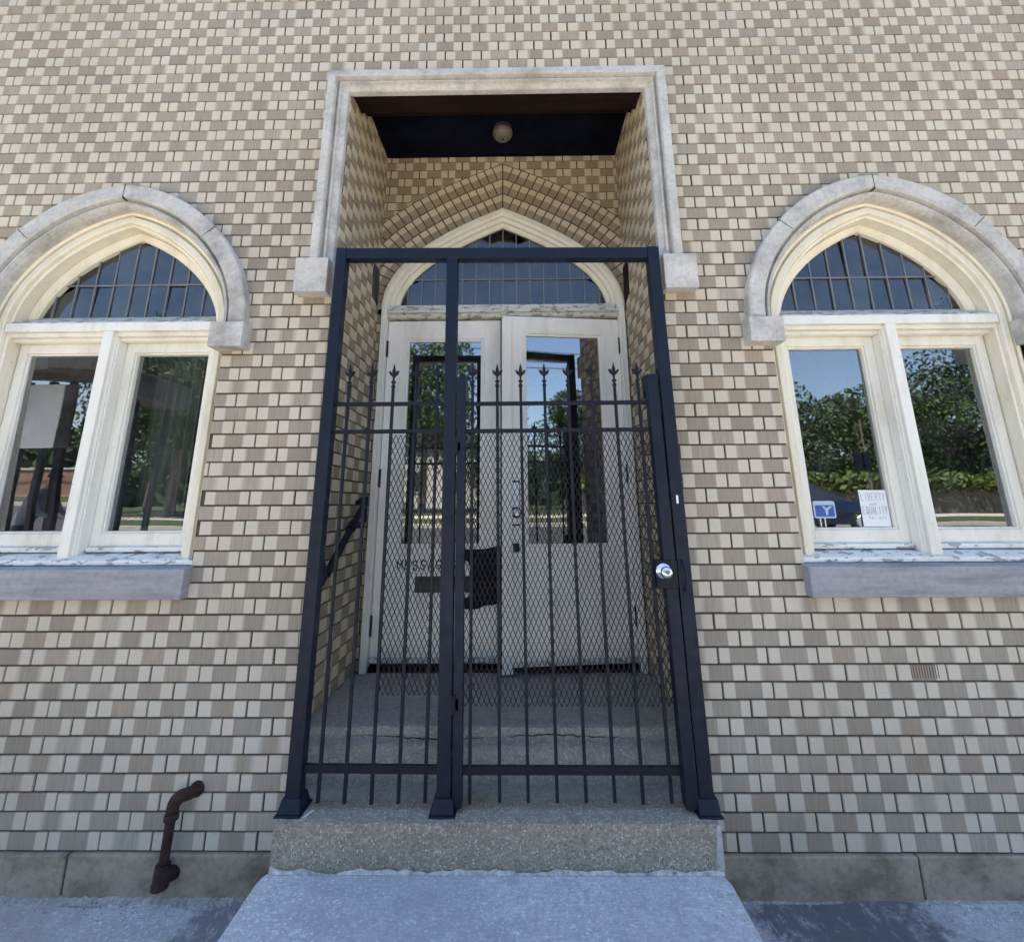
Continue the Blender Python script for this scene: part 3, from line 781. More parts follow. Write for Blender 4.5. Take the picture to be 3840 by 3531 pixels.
# ------------------------------------------------------------------ steps, slab, sidewalk
st = thing('entrance_steps', 'concrete steps with a pebbly lower riser leading up to the double door', 'steps')
def slab_grid(mb, x0, x1, y0, y1, z0, z1, amp=.003, nx=40):
    # front-facing step with slightly irregular arris
    top, bot = [], []
    for k in range(nx + 1):
        x = x0 + (x1 - x0) * k / nx; top.append((x, y0 + random.uniform(-amp, amp), z1 + random.uniform(-amp, amp) * .6)); bot.append((x, y0 + random.uniform(-amp, amp) * .5, z0))
    for k in range(nx):
        a, b, c, d = top[k], top[k + 1], bot[k + 1], bot[k]
        ta, tb = (a[0], a[1] + .010, a[2] + .004), (b[0], b[1] + .010, b[2] + .004)
        mb.quad([d, c, b, a]); mb.quad([a, b, tb, ta]); mb.quad([ta, tb, (b[0], y1, z1), (a[0], y1, z1)])
    mb.quad([bot[0], top[0], (x0, top[0][1] + .01, top[0][2] + .004), (x0, y1, z1), (x0, y1, z0)]); mb.quad([bot[-1], (x1, y1, z0), (x1, y1, z1), (x1, top[-1][1] + .01, top[-1][2] + .004), top[-1]])
    return mb
s1 = slab_grid(MB(), -.822, .852, -.182, -.004, -.2, TREADZ).build('bottom_riser', M['agg'], st)
MB().box(-.857, .857, -.0035, .12, .1, TREADZ).build('tread', M['tread'], st)
slab_grid(MB(), -.857, .857, .098, .90, .2, LANDZ, .0025).build('landing', M['tread'], st)
# repair patch of mortar along the foot and right end of the riser
pt = MB(); n = 60
for k in range(n):
    xa, xb = -.82 + 1.67 * k / n, -.82 + 1.67 * (k + 1) / n
    if k == 0: hp_ = .02
    hn = .008 + .007 * math.sin(k * .7) * math.sin(k * .23) + random.uniform(-.004, .006)
    pt.quad([(xa, -.196, SLABZ + .001), (xb, -.196, SLABZ + .001), (xb, -.1865, SLABZ + hn), (xa, -.1865, SLABZ + hp_)]); hp_ = hn
pt.build('mortar_repair', simple('pale_mortar', (.42, .41, .38), .9, 0, .5, 45, .9), st, fix=False)
MB().hexa([(.822, -.186, .2), (.856, -.186, .2), (.822, -.10, .2), (.856, -.10, .2), (.838, -.186, .347), (.856, -.186, .347), (.838, -.1, .347), (.856, -.1, .347)]).build('corner_patch', simple('grey_patch', (.38, .375, .35), .9, 0, .4, 30, .9), st, bevel=.004)
# crack of mortar along the top riser
cr = MB(); x = -.66; pz = .526; pw = .0008
while x < .64:
    x2 = x + random.uniform(.008, .03); z = .526 + .007 * math.sin(x2 * 7) + random.uniform(-.004, .004); w2 = max(.0004, .0022 * abs(math.sin(x2 * 5.3)) + random.uniform(-.0005, .0012))
    cr.quad([(x, .0945, pz - pw), (x2, .0945, z - w2), (x2, .0945, z + w2), (x, .0945, pz + pw)]); x, pz, pw = x2, z, w2
cr.build('crack', M['ink_black'], st, fix=False)

# concrete slab in front of the steps (rounded rear corners, raised above the sidewalk)
def slab():
    mb = MB(); x0, x1 = -.850, .864
    ys = [-.187, -.194, -.205, -.22, -.28, -.5, -1.2]
    ins = [.022, .010, .003, 0, 0, 0, 0]
    for k in range(len(ys) - 1):
        a0, b0, a1, b1 = x0 + ins[k], x1 - ins[k], x0 + ins[k + 1], x1 - ins[k + 1]
        zA, zB = SLABZ - (-.187 - ys[k]) * .02, SLABZ - (-.187 - ys[k + 1]) * .02
        r = .012
        mb.quad([(a0 + r, ys[k], zA), (b0 - r, ys[k], zA), (b1 - r, ys[k + 1], zB), (a1 + r, ys[k + 1], zB)])
        for (p, q, s) in ((a0, a1, 1), (b0, b1, -1)):
            mb.quad([(p + s * r, ys[k], zA), (q + s * r, ys[k + 1], zB), (q, ys[k + 1], zB - r), (p, ys[k], zA - r)])
            mb.quad([(p, ys[k], zA - r), (q, ys[k + 1], zB - r), (q, ys[k + 1], -.1), (p, ys[k], -.1)])
    mb.quad([(x0, -1.2, -.1), (x1, -1.2, -.1), (x1, -1.2, .17), (x0, -1.2, .17)])
    return mb
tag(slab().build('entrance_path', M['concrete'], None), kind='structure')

# ground profile across the street, one sheet
prof = [(.6, -.02), (-3.4, -.03)]
def strip(name, pts, mat, x0=-80, x1=80, kind='structure', thick=False):
    mb = MB()
    for (a, b) in zip(pts[:-1], pts[1:]): mb.quad([(x0, a[0], a[1]), (x0, b[0], b[1]), (x1, b[0], b[1]), (x1, a[0], a[1])])
    o = mb.build(name, mat, None); return tag(o, kind=kind)
tag(MB().quad([(-300, 40, -.3), (-300, -300, -.3), (300, -300, -.3), (300, 40, -.3)]).build('ground', M['grass'], None), kind='structure')
# near sidewalk: gently uneven sheet with a rough mortar fillet at the wall
sg = MB(); NX, NY = 160, 26
def sz(x, y): return .004 * math.sin(x * 5.1 + y * 3) + .003 * math.sin(x * 13 + 1) + (.012 * math.exp(-((y + .0) / .05) ** 2) )
for i in range(NX):
    for j in range(NY):
        xa, xb = -5 + 10 * i / NX, -5 + 10 * (i + 1) / NX; ya, yb = .05 - .65 * j / NY, .05 - .65 * (j + 1) / NY
        sg.quad([(xa, ya, sz(xa, ya)), (xa, yb, sz(xa, yb)), (xb, yb, sz(xb, yb)), (xb, ya, sz(xb, ya))])
for a, b in ((-60, -5), (5, 60)):
    sg.quad([(a, .05, 0), (a, -.6, 0), (b, -.6, 0), (b, .05, 0)])
nsg = len(sg.f); sg.quad([(-60, -.6, 0), (-60, -7.4, -.02), (60, -7.4, -.02), (60, -.6, 0)]); sg.quad([(-60, -7.4, -.02), (-60, -7.4, -.16), (60, -7.4, -.16), (60, -7.4, -.02)])  # unseen outer paving widened, pale and warm to bounce sunlight onto the facade
swk = tag(sg.build('sidewalk', [M['sidewalk'], M['far_walk']], None), kind='structure')
for q in (nsg, nsg + 1): swk.data.polygons[q].material_index = 1
strip('road', [(-7.4, -.16), (-9, -.05), (-13, .58), (-16, .66)], M['asphalt'])
strip('kerb', [(-16, .66), (-16, .80), (-16.15, .81)], M['far_walk'])
strip('verge', [(-16.15, .81), (-18.5, .95)], M['grass'])
strip('footpath', [(-18.5, .955), (-20.4, 1.03)], M['far_walk'])
strip('lawn', [(-20.4, 1.03), (-60, 1.8), (-140, 3)], M['grass'])
# broken mortar and leaf litter line where slab, sidewalk and wall meet
filmat = concrete_mat('fillet_concrete', (.40, .395, .37), 0, stain=.6)
for (xa_, xb_) in ((-2.6, -.86), (.87, 2.4)):
    fil = MB(); n = 150
    py = None
    for k in range(n + 1):
        x = xa_ + (xb_ - xa_) * k / n; w_ = .022 + .016 * math.sin(x * 4) * math.sin(x * 11 + 1) + random.uniform(-.005, .005); h_ = .012 + random.uniform(-.004, .004)
        if xa_ > 0: w_ *= .45; h_ *= .6
        cur = ((x, -.012, h_ + .01), (x, -.018 - w_ * .5, h_), (x, -.02 - w_, .004))
        if py:
            for q in range(2): fil.quad([py[q], py[q + 1], cur[q + 1], cur[q]])
        py = cur
    fil.build('mortar_fillet', filmat, building, fix=False)

# grit and dry leaf bits gathered where the paving meets the wall and in the step corners
lt_ = MB(); rg = random.Random(21)
def bit(x, y, z, sz_):
    a_ = rg.uniform(0, 6.28); c_, s_ = math.cos(a_) * sz_, math.sin(a_) * sz_; t_ = rg.uniform(-.4, .4) * sz_
    lt_.quad([(x - c_, y - s_, z + .0015), (x + s_ * .5, y - c_ * .5, z + .003 + abs(t_)), (x + c_, y + s_, z + .0015), (x - s_ * .5, y + c_ * .5, z + .003)])
for _ in range(170):
    x = rg.choice((rg.uniform(-2.3, -.88), rg.uniform(.9, 2.2))); bit(x, -.03 - abs(rg.gauss(0, .035)), .010, rg.uniform(.0015, .006))
for _ in range(60): bit(rg.uniform(-.8, .8), rg.choice((.085 - abs(rg.gauss(0, .02)), -.15 + rg.uniform(0, .2))), TREADZ, rg.uniform(.001, .0045))
for _ in range(40): bit(rg.uniform(-.8, .8), .79 - abs(rg.gauss(0, .08)), LANDZ, rg.uniform(.001, .005))
for _ in range(40): bit(rg.uniform(-.8, .8), -.20 - abs(rg.gauss(0, .02)), SLABZ, rg.uniform(.001, .004))
tag(lt_.build('leaf_litter', M['bark'], None, fix=False), kind='stuff')
MB().hexa([(-.748, -.170, TREADZ + .001), (-.738, -.174, TREADZ + .001), (-.712, -.085, TREADZ + .001), (-.706, -.088, TREADZ + .001), (-.748, -.170, TREADZ + .003), (-.738, -.174, TREADZ + .003), (-.712, -.085, TREADZ + .003), (-.706, -.088, TREADZ + .003)]).build('paint_streak', M['white_paper'], st)

# ------------------------------------------------------------------ iron gate
gate = thing('security_gate', 'navy iron security gate with spear pickets and diamond mesh across the porch', 'gate')
YF, YB = -.112, -.052
def lean_box(mb, xt0, xt1, xb0, xb1, y0, y1, z0, z1):
    return mb.hexa([(xb0, y0, z0), (xb1, y0, z0), (xb0, y1, z0), (xb1, y1, z0), (xt0, y0, z1), (xt1, y0, z1), (xt0, y1, z1), (xt1, y1, z1)])
posts = [(-.812, -.758, -.820, -.762), (-.244, -.188, -.222, -.166), (.775, .833, .806, .864)]
for i, (a, b, c, d) in enumerate(posts):
    p = lean_box(MB(), a, b, c, d, YF, YB, TREADZ + .02, 2.735 if i == 1 else 2.792 - (.012 if i == 2 else 0)).build('post', M['iron'], gate, bevel=.004)
    cxp = (c + d) / 2
    bp = MB(); w0, w1 = .052, .036
    if i == 2: w0, w1 = .048, .040
    bp.hexa([(cxp - w0, YF - .035, TREADZ + .001), (cxp + w0, YF - .035, TREADZ + .001), (cxp - w0, YB + .03, TREADZ + .001), (cxp + w0, YB + .03, TREADZ + .001)] +
            [(cxp - w0, YF - .035, TREADZ + .010), (cxp + w0, YF - .035, TREADZ + .010), (cxp - w0, YB + .03, TREADZ + .010), (cxp + w0, YB + .03, TREADZ + .010)])
    bp.hexa([(cxp - w0 + .006, YF - .028, TREADZ + .010), (cxp + w0 - .006, YF - .028, TREADZ + .010), (cxp - w0 + .006, YB + .025, TREADZ + .010), (cxp + w0 - .006, YB + .025, TREADZ + .010)] +
            [(cxp - w1, YF - .006, TREADZ + .055), (cxp + w1, YF - .006, TREADZ + .055), (cxp - w1, YB + .006, TREADZ + .055), (cxp + w1, YB + .006, TREADZ + .055)])
    bp.build('base_plate', M['iron'], p, bevel=.004)
lean = MB().hexa([(-.757, YF + .001, 2.732), (.7745, YF + .001, 2.716), (-.757, YB, 2.732), (.7745, YB, 2.716), (-.757, YF + .001, 2.790), (.7745, YF + .001, 2.776), (-.757, YB, 2.790), (.7745, YB, 2.776)])
lean.build('top_bar', M['iron'], gate, bevel=.004)

def finial(mb, x, y, z):
    P = [(0, .088), (.0045, .070), (.009, .052), (.0075, .046), (.013, .042), (.020, .050), (.026, .055), (.024, .045), (.017, .033), (.008, .026), (.0045, .018), (.0045, .004), (.011, 0), (.011, -.005), (.006, -.008),
         (.006, -.018), (.010, -.021), (.010, -.028), (.0066, -.031)]
    poly = P + [(-a, b) for a, b in reversed(P[1:])]
    # body thicker in the middle: two layers
    for (t, s) in ((.0075, .72), (.0035, 1.0)):
        mb.prism([(x + a * s, z + b) for a, b in poly], y - t, y + t)
    return mb
YP = -.082
def picket(x, xb, parent):
    w = .0066
    mb = lean_box(MB(), x - w, x + w, xb - w, xb + w, YP - w, YP + w, .368 + random.uniform(-.004, .004), 2.062)
    o = mb.build('picket', M['iron_dark'], parent, bevel=.001, segs=1)
    finial(MB(), x, YP, 2.088).build('spear_finial', M['iron_dark'], o)
    return o
for x in (-.700, -.594, -.487, -.379, -.273): picket(x, x + .003, gate)
lf = thing('gate_leaf', None, None); lf.parent = gate
del lf
leafp = MB()
lean_box(leafp, -.174, -.136, -.160, -.122, YF + .004, YB - .006, .362, 2.105)
stile = leafp.build('gate_leaf', M['iron'], gate, bevel=.003)
bpy.data.objects.remove([o for o in bpy.data.objects if o.name.startswith('gate_leaf') and o.type == 'EMPTY'][0])
stile.name = 'gate_leaf'
lean_box(MB(), .722, .772, .752, .803, YF - .004, YB - .004, .362, 2.108).build('lock_stile', M['iron'], stile, bevel=.003)
for i, x in enumerate((-.105, .013, .125, .239, .352, .464, .574, .686)): picket(x, x + .012 + .001 * i, stile)
def rail(x0, x1, z0, z1, zc0, zc1, y0, y1, parent):
    MB().hexa([(x0, y0, zc0 - z0), (x1, y0, zc1 - z0), (x0, y1, zc0 - z0), (x1, y1, zc1 - z0), (x0, y0, zc0 + z1), (x1, y0, zc1 + z1), (x0, y1, zc0 + z1), (x1, y1, zc1 + z1)]).build('rail', M['iron_dark'], parent, bevel=.002)
for zl, zr, h in ((1.979, 1.977, .009), (1.847, 1.848, .009), (.487, .480, .015)):
    rail(-.760, -.205, h, h, zl, (zl + zr) / 2, YP - .0095, YP + .0095, gate)
    rail(-.140, .757, h, h, (zl + zr) / 2 - .002, zr, YP - .0097, YP + .0097, stile)
def mesh_screen(x0, x1, z0, z1, parent, y, dx=.0222, dz=.0495):
    mb = MB(); hx, hz = dx / 2, dz / 2; w = .0015; t = .0014
    nx, nz = int((x1 - x0) / hx), int((z1 - z0) / hz)
    for j in range(nz):
        for i in range(nx):
            up = (i + j) % 2 == 0
            ax, az = x0 + i * hx, z0 + (j if up else j + 1) * hz; bx, bz = ax + hx, z0 + (j + 1 if up else j) * hz
            jt = random.uniform(-.0004, .0004); yy = y + .002 * math.sin(ax * 7) * math.sin(az * 5)
            L = math.hypot(bx - ax, bz - az); nx_, nz_ = -(bz - az) / L * w, (bx - ax) / L * w
            q = [(ax + nx_, az + nz_), (ax - nx_, az - nz_), (bx - nx_, bz - nz_), (bx + nx_, bz + nz_)]
            mb.quad([(u, yy - t + jt, v) for u, v in q]); mb.quad([(u, yy + t + jt, v) for u, v in q[::-1]])
            mb.quad([(q[0][0], yy - t, q[0][1]), (q[3][0], yy - t, q[3][1]), (q[3][0], yy + t, q[3][1]), (q[0][0], yy + t, q[0][1])])
            mb.quad([(q[1][0], yy - t, q[1][1]), (q[2][0], yy - t, q[2][1]), (q[2][0], yy + t, q[2][1]), (q[1][0], yy + t, q[1][1])])
    mb.build('mesh_screen', M['iron_dark'], parent, fix=False)
mesh_screen(-.487, -.215, .742, 1.846, gate, YP + .012)
mesh_screen(-.140, .750, .700, 1.846, stile, YP + .012)
# hinges between the middle post and the leaf
for z in (1.77, .72):
    xh = -.176 + (1.77 - z) * .012
    MB().tube([(xh, YF + .006, z - .035), (xh, YF + .006, z + .035)], .010, 10).box(xh - .02, xh + .02, YF + .004, YF + .010, z - .02, z + .02).build('hinge', M['iron_dark'], stile)
# lock box, knob and pull
lk = MB().box(.700, .790, YF - .010, YF + .045, 1.160, 1.275)
lk.build('lock_box', M['iron_dark'], stile, bevel=.003)
kb = MB().lathe([(.001, 0), (.033, 0), (.0345, -.005), (.030, -.012), (.016, -.015), (.013, -.028), (.019, -.034), (.0245, -.044), (.0245, -.056), (.019, -.064), (.008, -.066), (.001, -.066)], (.728, YF - .012, 1.232), 'y', 28)
k_ = kb.build('door_knob', M['chrome'], stile, smooth=True)
MB().lathe([(.001, 0), (.008, 0), (.008, -.004), (.001, -.004)], (.728, YF - .078, 1.232), 'y', 14).build('key_cylinder', M['lead'], stile)
pth = []
for k in range(9):
    a = math.pi * k / 8; pth.append((.812 + .010 * math.sin(a), YF - .008 - .020 * math.sin(a), 1.275 - .125 * k / 8))
MB().tube(pth, .0045, 8).build('pull_handle', M['iron'], stile, smooth=True)
MB().box(.722, .752, YB - .02, YB + .035, 2.006, 2.112).build('closer_box', M['iron_dark'], stile, bevel=.002)
MB().box(.8135, .8225, YF - .0015, YF, 1.512, 1.548).build('sticker', M['white_paper'], gate)

# ------------------------------------------------------------------ handrail on the left porch wall
hr = thing('handrail', 'short black sloping handrail on the left porch wall behind the gate', 'handrail')
MB().tube([(-.80, .62, 1.525), (-.80, .60, 1.515), (-.80, .12, 1.215), (-.80, .09, 1.195)], .019, 14).build('rail', M['iron_dark'], hr, smooth=False)
MB().tube([(-.80, .44, 1.418), (-.80, .39, 1.387)], .026, 14).build('collar', M['iron_dark'], hr)
MB().tube([(-.857, .63, 1.52), (-.82, .635, 1.55), (-.80, .63, 1.56), (-.80, .625, 1.42), (-.83, .625, 1.40), (-.857, .625, 1.40)], .014, 10).build('bracket', M['iron_dark'], hr, smooth=True)
MB().tube([(-.857, .08, 1.25), (-.815, .07, 1.24), (-.80, .065, 1.19), (-.805, .055, 1.165), (-.857, .05, 1.155)], .018, 10).build('bracket', M['iron'], hr, smooth=True)

# ------------------------------------------------------------------ porch lamp
lp = thing('ceiling_lamp', 'small round flush lamp on the dark porch ceiling', 'lamp', (.022, .52, 4.06))
MB().lathe([(.001, 0), (.062, 0), (.064, -.010), (.058, -.016), (.001, -.016)]).build('lamp_base', M['rust'], lp)
MB().lathe([(.052, -.016), (.066, -.030), (.070, -.050), (.064, -.070), (.048, -.086), (.024, -.094), (.001, -.096)], n=28).build('lamp_shade', M['lampglass'], lp, smooth=True)
MB().lathe([(.001, -.09), (.007, -.094), (.007, -.102), (.001, -.106)], n=10).build('finial', M['rust'], lp)

# ------------------------------------------------------------------ rusty pipe
pp = thing('vent_pipe', 'rusty brown iron pipe with an elbow rising beside the lower left wall', 'pipe')
r = .0225
MB().tube([(-1.297, -.055, .115), (-1.294, -.058, .20), (-1.287, -.062, .335)], [.0185, .018, .0185], 16).build('pipe_shaft', M['rust'], pp, smooth=True)
el = [(-1.288, -.062, .318)]
for k in range(9):
    a = math.pi / 2 * k / 8; el.append((-1.286 + .032 * (1 - math.cos(a)), -.062 + .02 * (k / 8), .345 + .032 * math.sin(a)))
el += [(-1.240, -.032, .378), (-1.228, .01, .378)]
MB().tube(el, [.022] + [.023, .024, .025, .0255, .0255, .025, .024, .023, .023] + [.023, .023], 18).build('elbow', M['rust'], pp, smooth=True)
MB().lathe([(.001, 0), (.0255, 0), (.027, .004), (.027, .018), (.0255, .022), (.001, .022)], (-1.287, -.062, .300), 'z', 18).build('collar', M['rust'], pp)
MB().lathe([(.001, .0), (.029, .0), (.029, -.010), (.001, -.010)], (-1.231, .001, .378), 'y', 18).build('collar', M['rust'], pp)
ml = MB().tube([(-1.297, -.056, .150), (-1.299, -.056, .085)], [.0275, .0285], 16)
ml.tube([(-1.299, -.056, .105), (-1.270, .0, .100)], .026, 16).lathe([(.001, -.010), (.031, -.010), (.031, .008), (.001, .008)], (-1.299, -.056, .083), 'z', 10)
ml.build('tee_foot', M['rust'], pp, smooth=False)

# ------------------------------------------------------------------ things in the right window and on the left sill
ps = thing('poster', 'white hand lettered poster standing in the corner of the right window', 'poster')
yq = .1425
pg = MB().hexa([(1.792, yq, 1.398), (1.925, yq, 1.396), (1.792, yq + .002, 1.398), (1.925, yq + .002, 1.396), (1.792, yq + .0, 1.572), (1.925, yq, 1.570), (1.792, yq + .002, 1.572), (1.925, yq + .002, 1.570)])
pg.build('paper', M['white_paper'], ps)
tx = MB()
lettering(tx, 'LIBERTY', 1.800, 1.522, .034, .0172, yq - .001, .0022, wr=.66)
lettering(tx, 'and', 1.838, 1.500, .013, .0115, yq - .001, .0022, wr=.7)
lettering(tx, 'EQUALITY', 1.800, 1.458, .034, .0152, yq - .001, .0028, wr=.66)
lettering(tx, 'for all', 1.822, 1.434, .014, .0125, yq - .001, .0020, wr=.7)
tx.build('lettering', M['ink'], ps, fix=False)
sn = thing('window_sign', 'small blue sign with a pale border and white figure low in the right window', 'sign')
def rrect(x0, x1, z0, z1, r, n=5):
    out = []
    for cx_, cz_, a0 in ((x1 - r, z1 - r, 0), (x0 + r, z1 - r, 90), (x0 + r, z0 + r, 180), (x1 - r, z0 + r, 270)):
        for k in range(n + 1):
            a = R(a0 + 90 * k / n); out.append((cx_ + r * math.cos(a), cz_ + r * math.sin(a)))
    return out
MB().prism(rrect(1.560, 1.666, 1.438, 1.520, .010), yq, yq + .004).build('board', M['sign_pale'], sn)
MB().prism(rrect(1.568, 1.659, 1.446, 1.500, .006), yq - .0012, yq - .0004).build('panel', M['sign_blue'], sn)
fg = MB()
for pl_ in ([(1.600, 1.496), (1.612, 1.495), (1.622, 1.484), (1.636, 1.495), (1.650, 1.493), (1.630, 1.478), (1.626, 1.452), (1.617, 1.452), (1.615, 1.476)],): fg.prism(pl_, yq - .0024, yq - .0014)
fg.build('emblem', M['sign_pale'], sn)
MB().box(1.606, 1.612, yq + .001, yq + .005, 1.392, 1.438).box(1.584, 1.590, yq + .001, yq + .005, 1.392, 1.438).build('stake', M['bright_metal'], sn)
o = MB().hexa([(-1.96, .19, 1.365), (-1.73, .19, 1.365), (-1.95, .34, 1.365), (-1.70, .34, 1.365), (-1.96, .19, 1.385), (-1.73, .19, 1.405), (-1.95, .34, 1.40), (-1.70, .34, 1.42)]).build('paper_stack', M['white_paper'], None)
tag(o, 'white sheet of paper lying inside on the ledge of the left window', 'paper')
MB().box(-2.7, -1.35, .175, .36, 1.34, 1.364).build('window_board', M['interior'], building)

# ------------------------------------------------------------------ the street behind the camera (seen in the panes)
def crown(cx, cy, cz, rx, ry, rz, n, size, seed, mb=None):
    rn = random.Random(seed); mb = mb or MB()
    lobes = [(rn.uniform(-.55, .55), rn.uniform(-.55, .55), rn.uniform(-.6, .6), rn.uniform(.3, .55)) for _ in range(14)]
    for _ in range(n):
        lx, ly, lz, lr = rn.choice(lobes)
        while True:
            a, b, c = rn.uniform(-1, 1), rn.uniform(-1, 1), rn.uniform(-1, 1); q = a * a + b * b + c * c
            if .25 < q < 1: break
        p = Vector((cx + (lx + a * lr) * rx, cy + (ly + b * lr) * ry, cz + (lz + c * lr) * rz))
        s = size * rn.uniform(.6, 1.4)
        u = Vector((rn.uniform(-1, 1), rn.uniform(-1, 1), rn.uniform(-1, 1))).normalized(); w = u.orthogonal().normalized()
        w.rotate(Matrix.Rotation(rn.uniform(0, 6.28), 3, u)); t = u.cross(w)
        mb.quad([p - w * s * .5, p + t * s * .28, p + w * s * .5, p - t * s * .28])
    return mb
def tree(x, y, z, h, r, kind, seed, label, n=13000, size=.24):
    t = thing('street_tree', label, 'tree', (x, y, z), 0, 'trees across the street')
    rn = random.Random(seed + 99); tk = MB()
    tk.tube([(0, 0, -.2), (.05, 0, h * .2), (rn.uniform(-.2, .2), .1, h * .45), (rn.uniform(-.4, .4), 0, h * .75)], [.26, .20, .14, .05], 10)
    for k in range(6):
        a = rn.uniform(0, 6.28); z0 = h * rn.uniform(.25, .5)
        tk.tube([(0, 0, z0), (math.cos(a) * r * .35, math.sin(a) * r * .35, z0 + h * .15), (math.cos(a) * r * .75, math.sin(a) * r * .75, z0 + h * .32)], [.10, .06, .02], 7)
    tk.build('trunk', M['bark'], t)
    crown(0, 0, h * .53, r * 1.1, r, h * .47, n, size, seed).build('crown', M[kind], t, fix=False)
    return t
specs = [(-16.5, -21.5, .8, 10.0, 4.8, 'leaf2', 'dense dark tree beside the shelter, added to block mirrored sky'),  # first tree added nearer to block the sky mirrored in the left window
         (-21, -26, .9, 10.5, 5.0, 'leaf', 'broad green tree across the street, reflected at the far left'),
         (-12, -29, 1.1, 9.5, 4.6, 'leaf2', 'dark tree across the street behind the shelter'),
         (-5.5, -25, 1.0, 11.5, 4.2, 'leaf', 'tall tree across the street reflected in the left door glass'),
         (.4, -30, 1.2, 7.8, 4.4, 'leaf3', 'lower yellow-green tree across the street opposite the door'),
         (6.0, -30, 1.1, 8.5, 4.3, 'leaf', 'rounded tree across the street right of the door axis'),
         (13.5, -27, 1.2, 8.6, 4.6, 'leaf2', 'dark tree across the street behind the parked car'),
         (19.5, -26, 1.2, 8.2, 4.8, 'leaf', 'green tree across the street reflected in the right window'),
         (26.5, -27, 1.2, 10.0, 5.4, 'leaf2', 'large dark tree across the street at the far right')]
for k, (x, y, z, h, r_, kd, lb) in enumerate(specs): tree(x, y, z, h, r_, kd, k + 3, lb)
fw_ = MB(); rn = random.Random(11)
for _ in range(16000):
    p = Vector((rn.uniform(-75, 75), -46 + rn.gauss(0, 1.6), rn.uniform(1.2, 6.5) + 1.6 * math.sin(rn.uniform(-75, 75)) ))
    p.z = 1.2 + (p.z - 1.2) * (.8 + .25 * math.sin(p.x * .35) + .15 * math.sin(p.x * .9))
    s = .8; u = Vector((rn.uniform(-1, 1), rn.uniform(-1, 1), rn.uniform(-1, 1))).normalized(); w = u.orthogonal(); t_ = u.cross(w)
    fw_.quad([p - w * s, p + t_ * s * .6, p + w * s, p - t_ * s * .6])
tag(fw_.build('distant_trees', M['leaf2'], None, fix=False), kind='stuff')
hg = MB(); rn = random.Random(5)
for _ in range(9000):
    p = Vector((rn.uniform(9, 40), -21.4 + rn.gauss(0, .35), rn.uniform(2.1, 2.75) + .12 * math.sin(_)))
    s = .13; u = Vector((rn.uniform(-1, 1), rn.uniform(-1, 1), rn.uniform(-1, 1))).normalized(); w = u.orthogonal(); t_ = u.cross(w)
    hg.quad([p - w * s, p + t_ * s * .6, p + w * s, p - t_ * s * .6])
tag(hg.build('hedge', M['leaf3'], None, fix=False), 'low clipped hedge on top of the retaining wall across the street', 'hedge')
tag(MB().box(9, 40, -21.8, -21.2, .8, 2.10).build('retaining_wall', M['retaining'], None, bevel=.03), 'long low brown retaining wall across the street', 'wall')
# far house
hs = thing('house', 'pale house with dark gabled roof between the trees across the street', 'house', (-7.5, -38, 1.2))
MB().box(-5, 5, -4, 4, 0, 5).build('wall', M['white_house'], hs)
MB().prism([(-5.5, 4.9), (5.5, 4.9), (0, 8)], -4.4, 4.4).build('roof', M['roofing'], hs)
for xx in (-3, 0, 3):
    wv_ = MB().box(xx - .6, xx + .6, 4, 4.06, 1.2, 2.8).build('window', M['white_paper'], hs)
    MB().box(xx - .5, xx + .5, 4.06, 4.08, 1.3, 2.7).build('pane', M['carglass'], wv_)
bh = thing('brick_garden_wall', 'low red brick garden wall across the street behind the shelter', 'wall')
MB().box(-34, -17, -18.9, -18.6, .8, 2.0).build('wall', M['redbrick'], bh)
MB().box(-34.05, -16.95, -18.95, -18.55, 2.0, 2.08).build('coping', M['far_walk'], bh, bevel=.01)
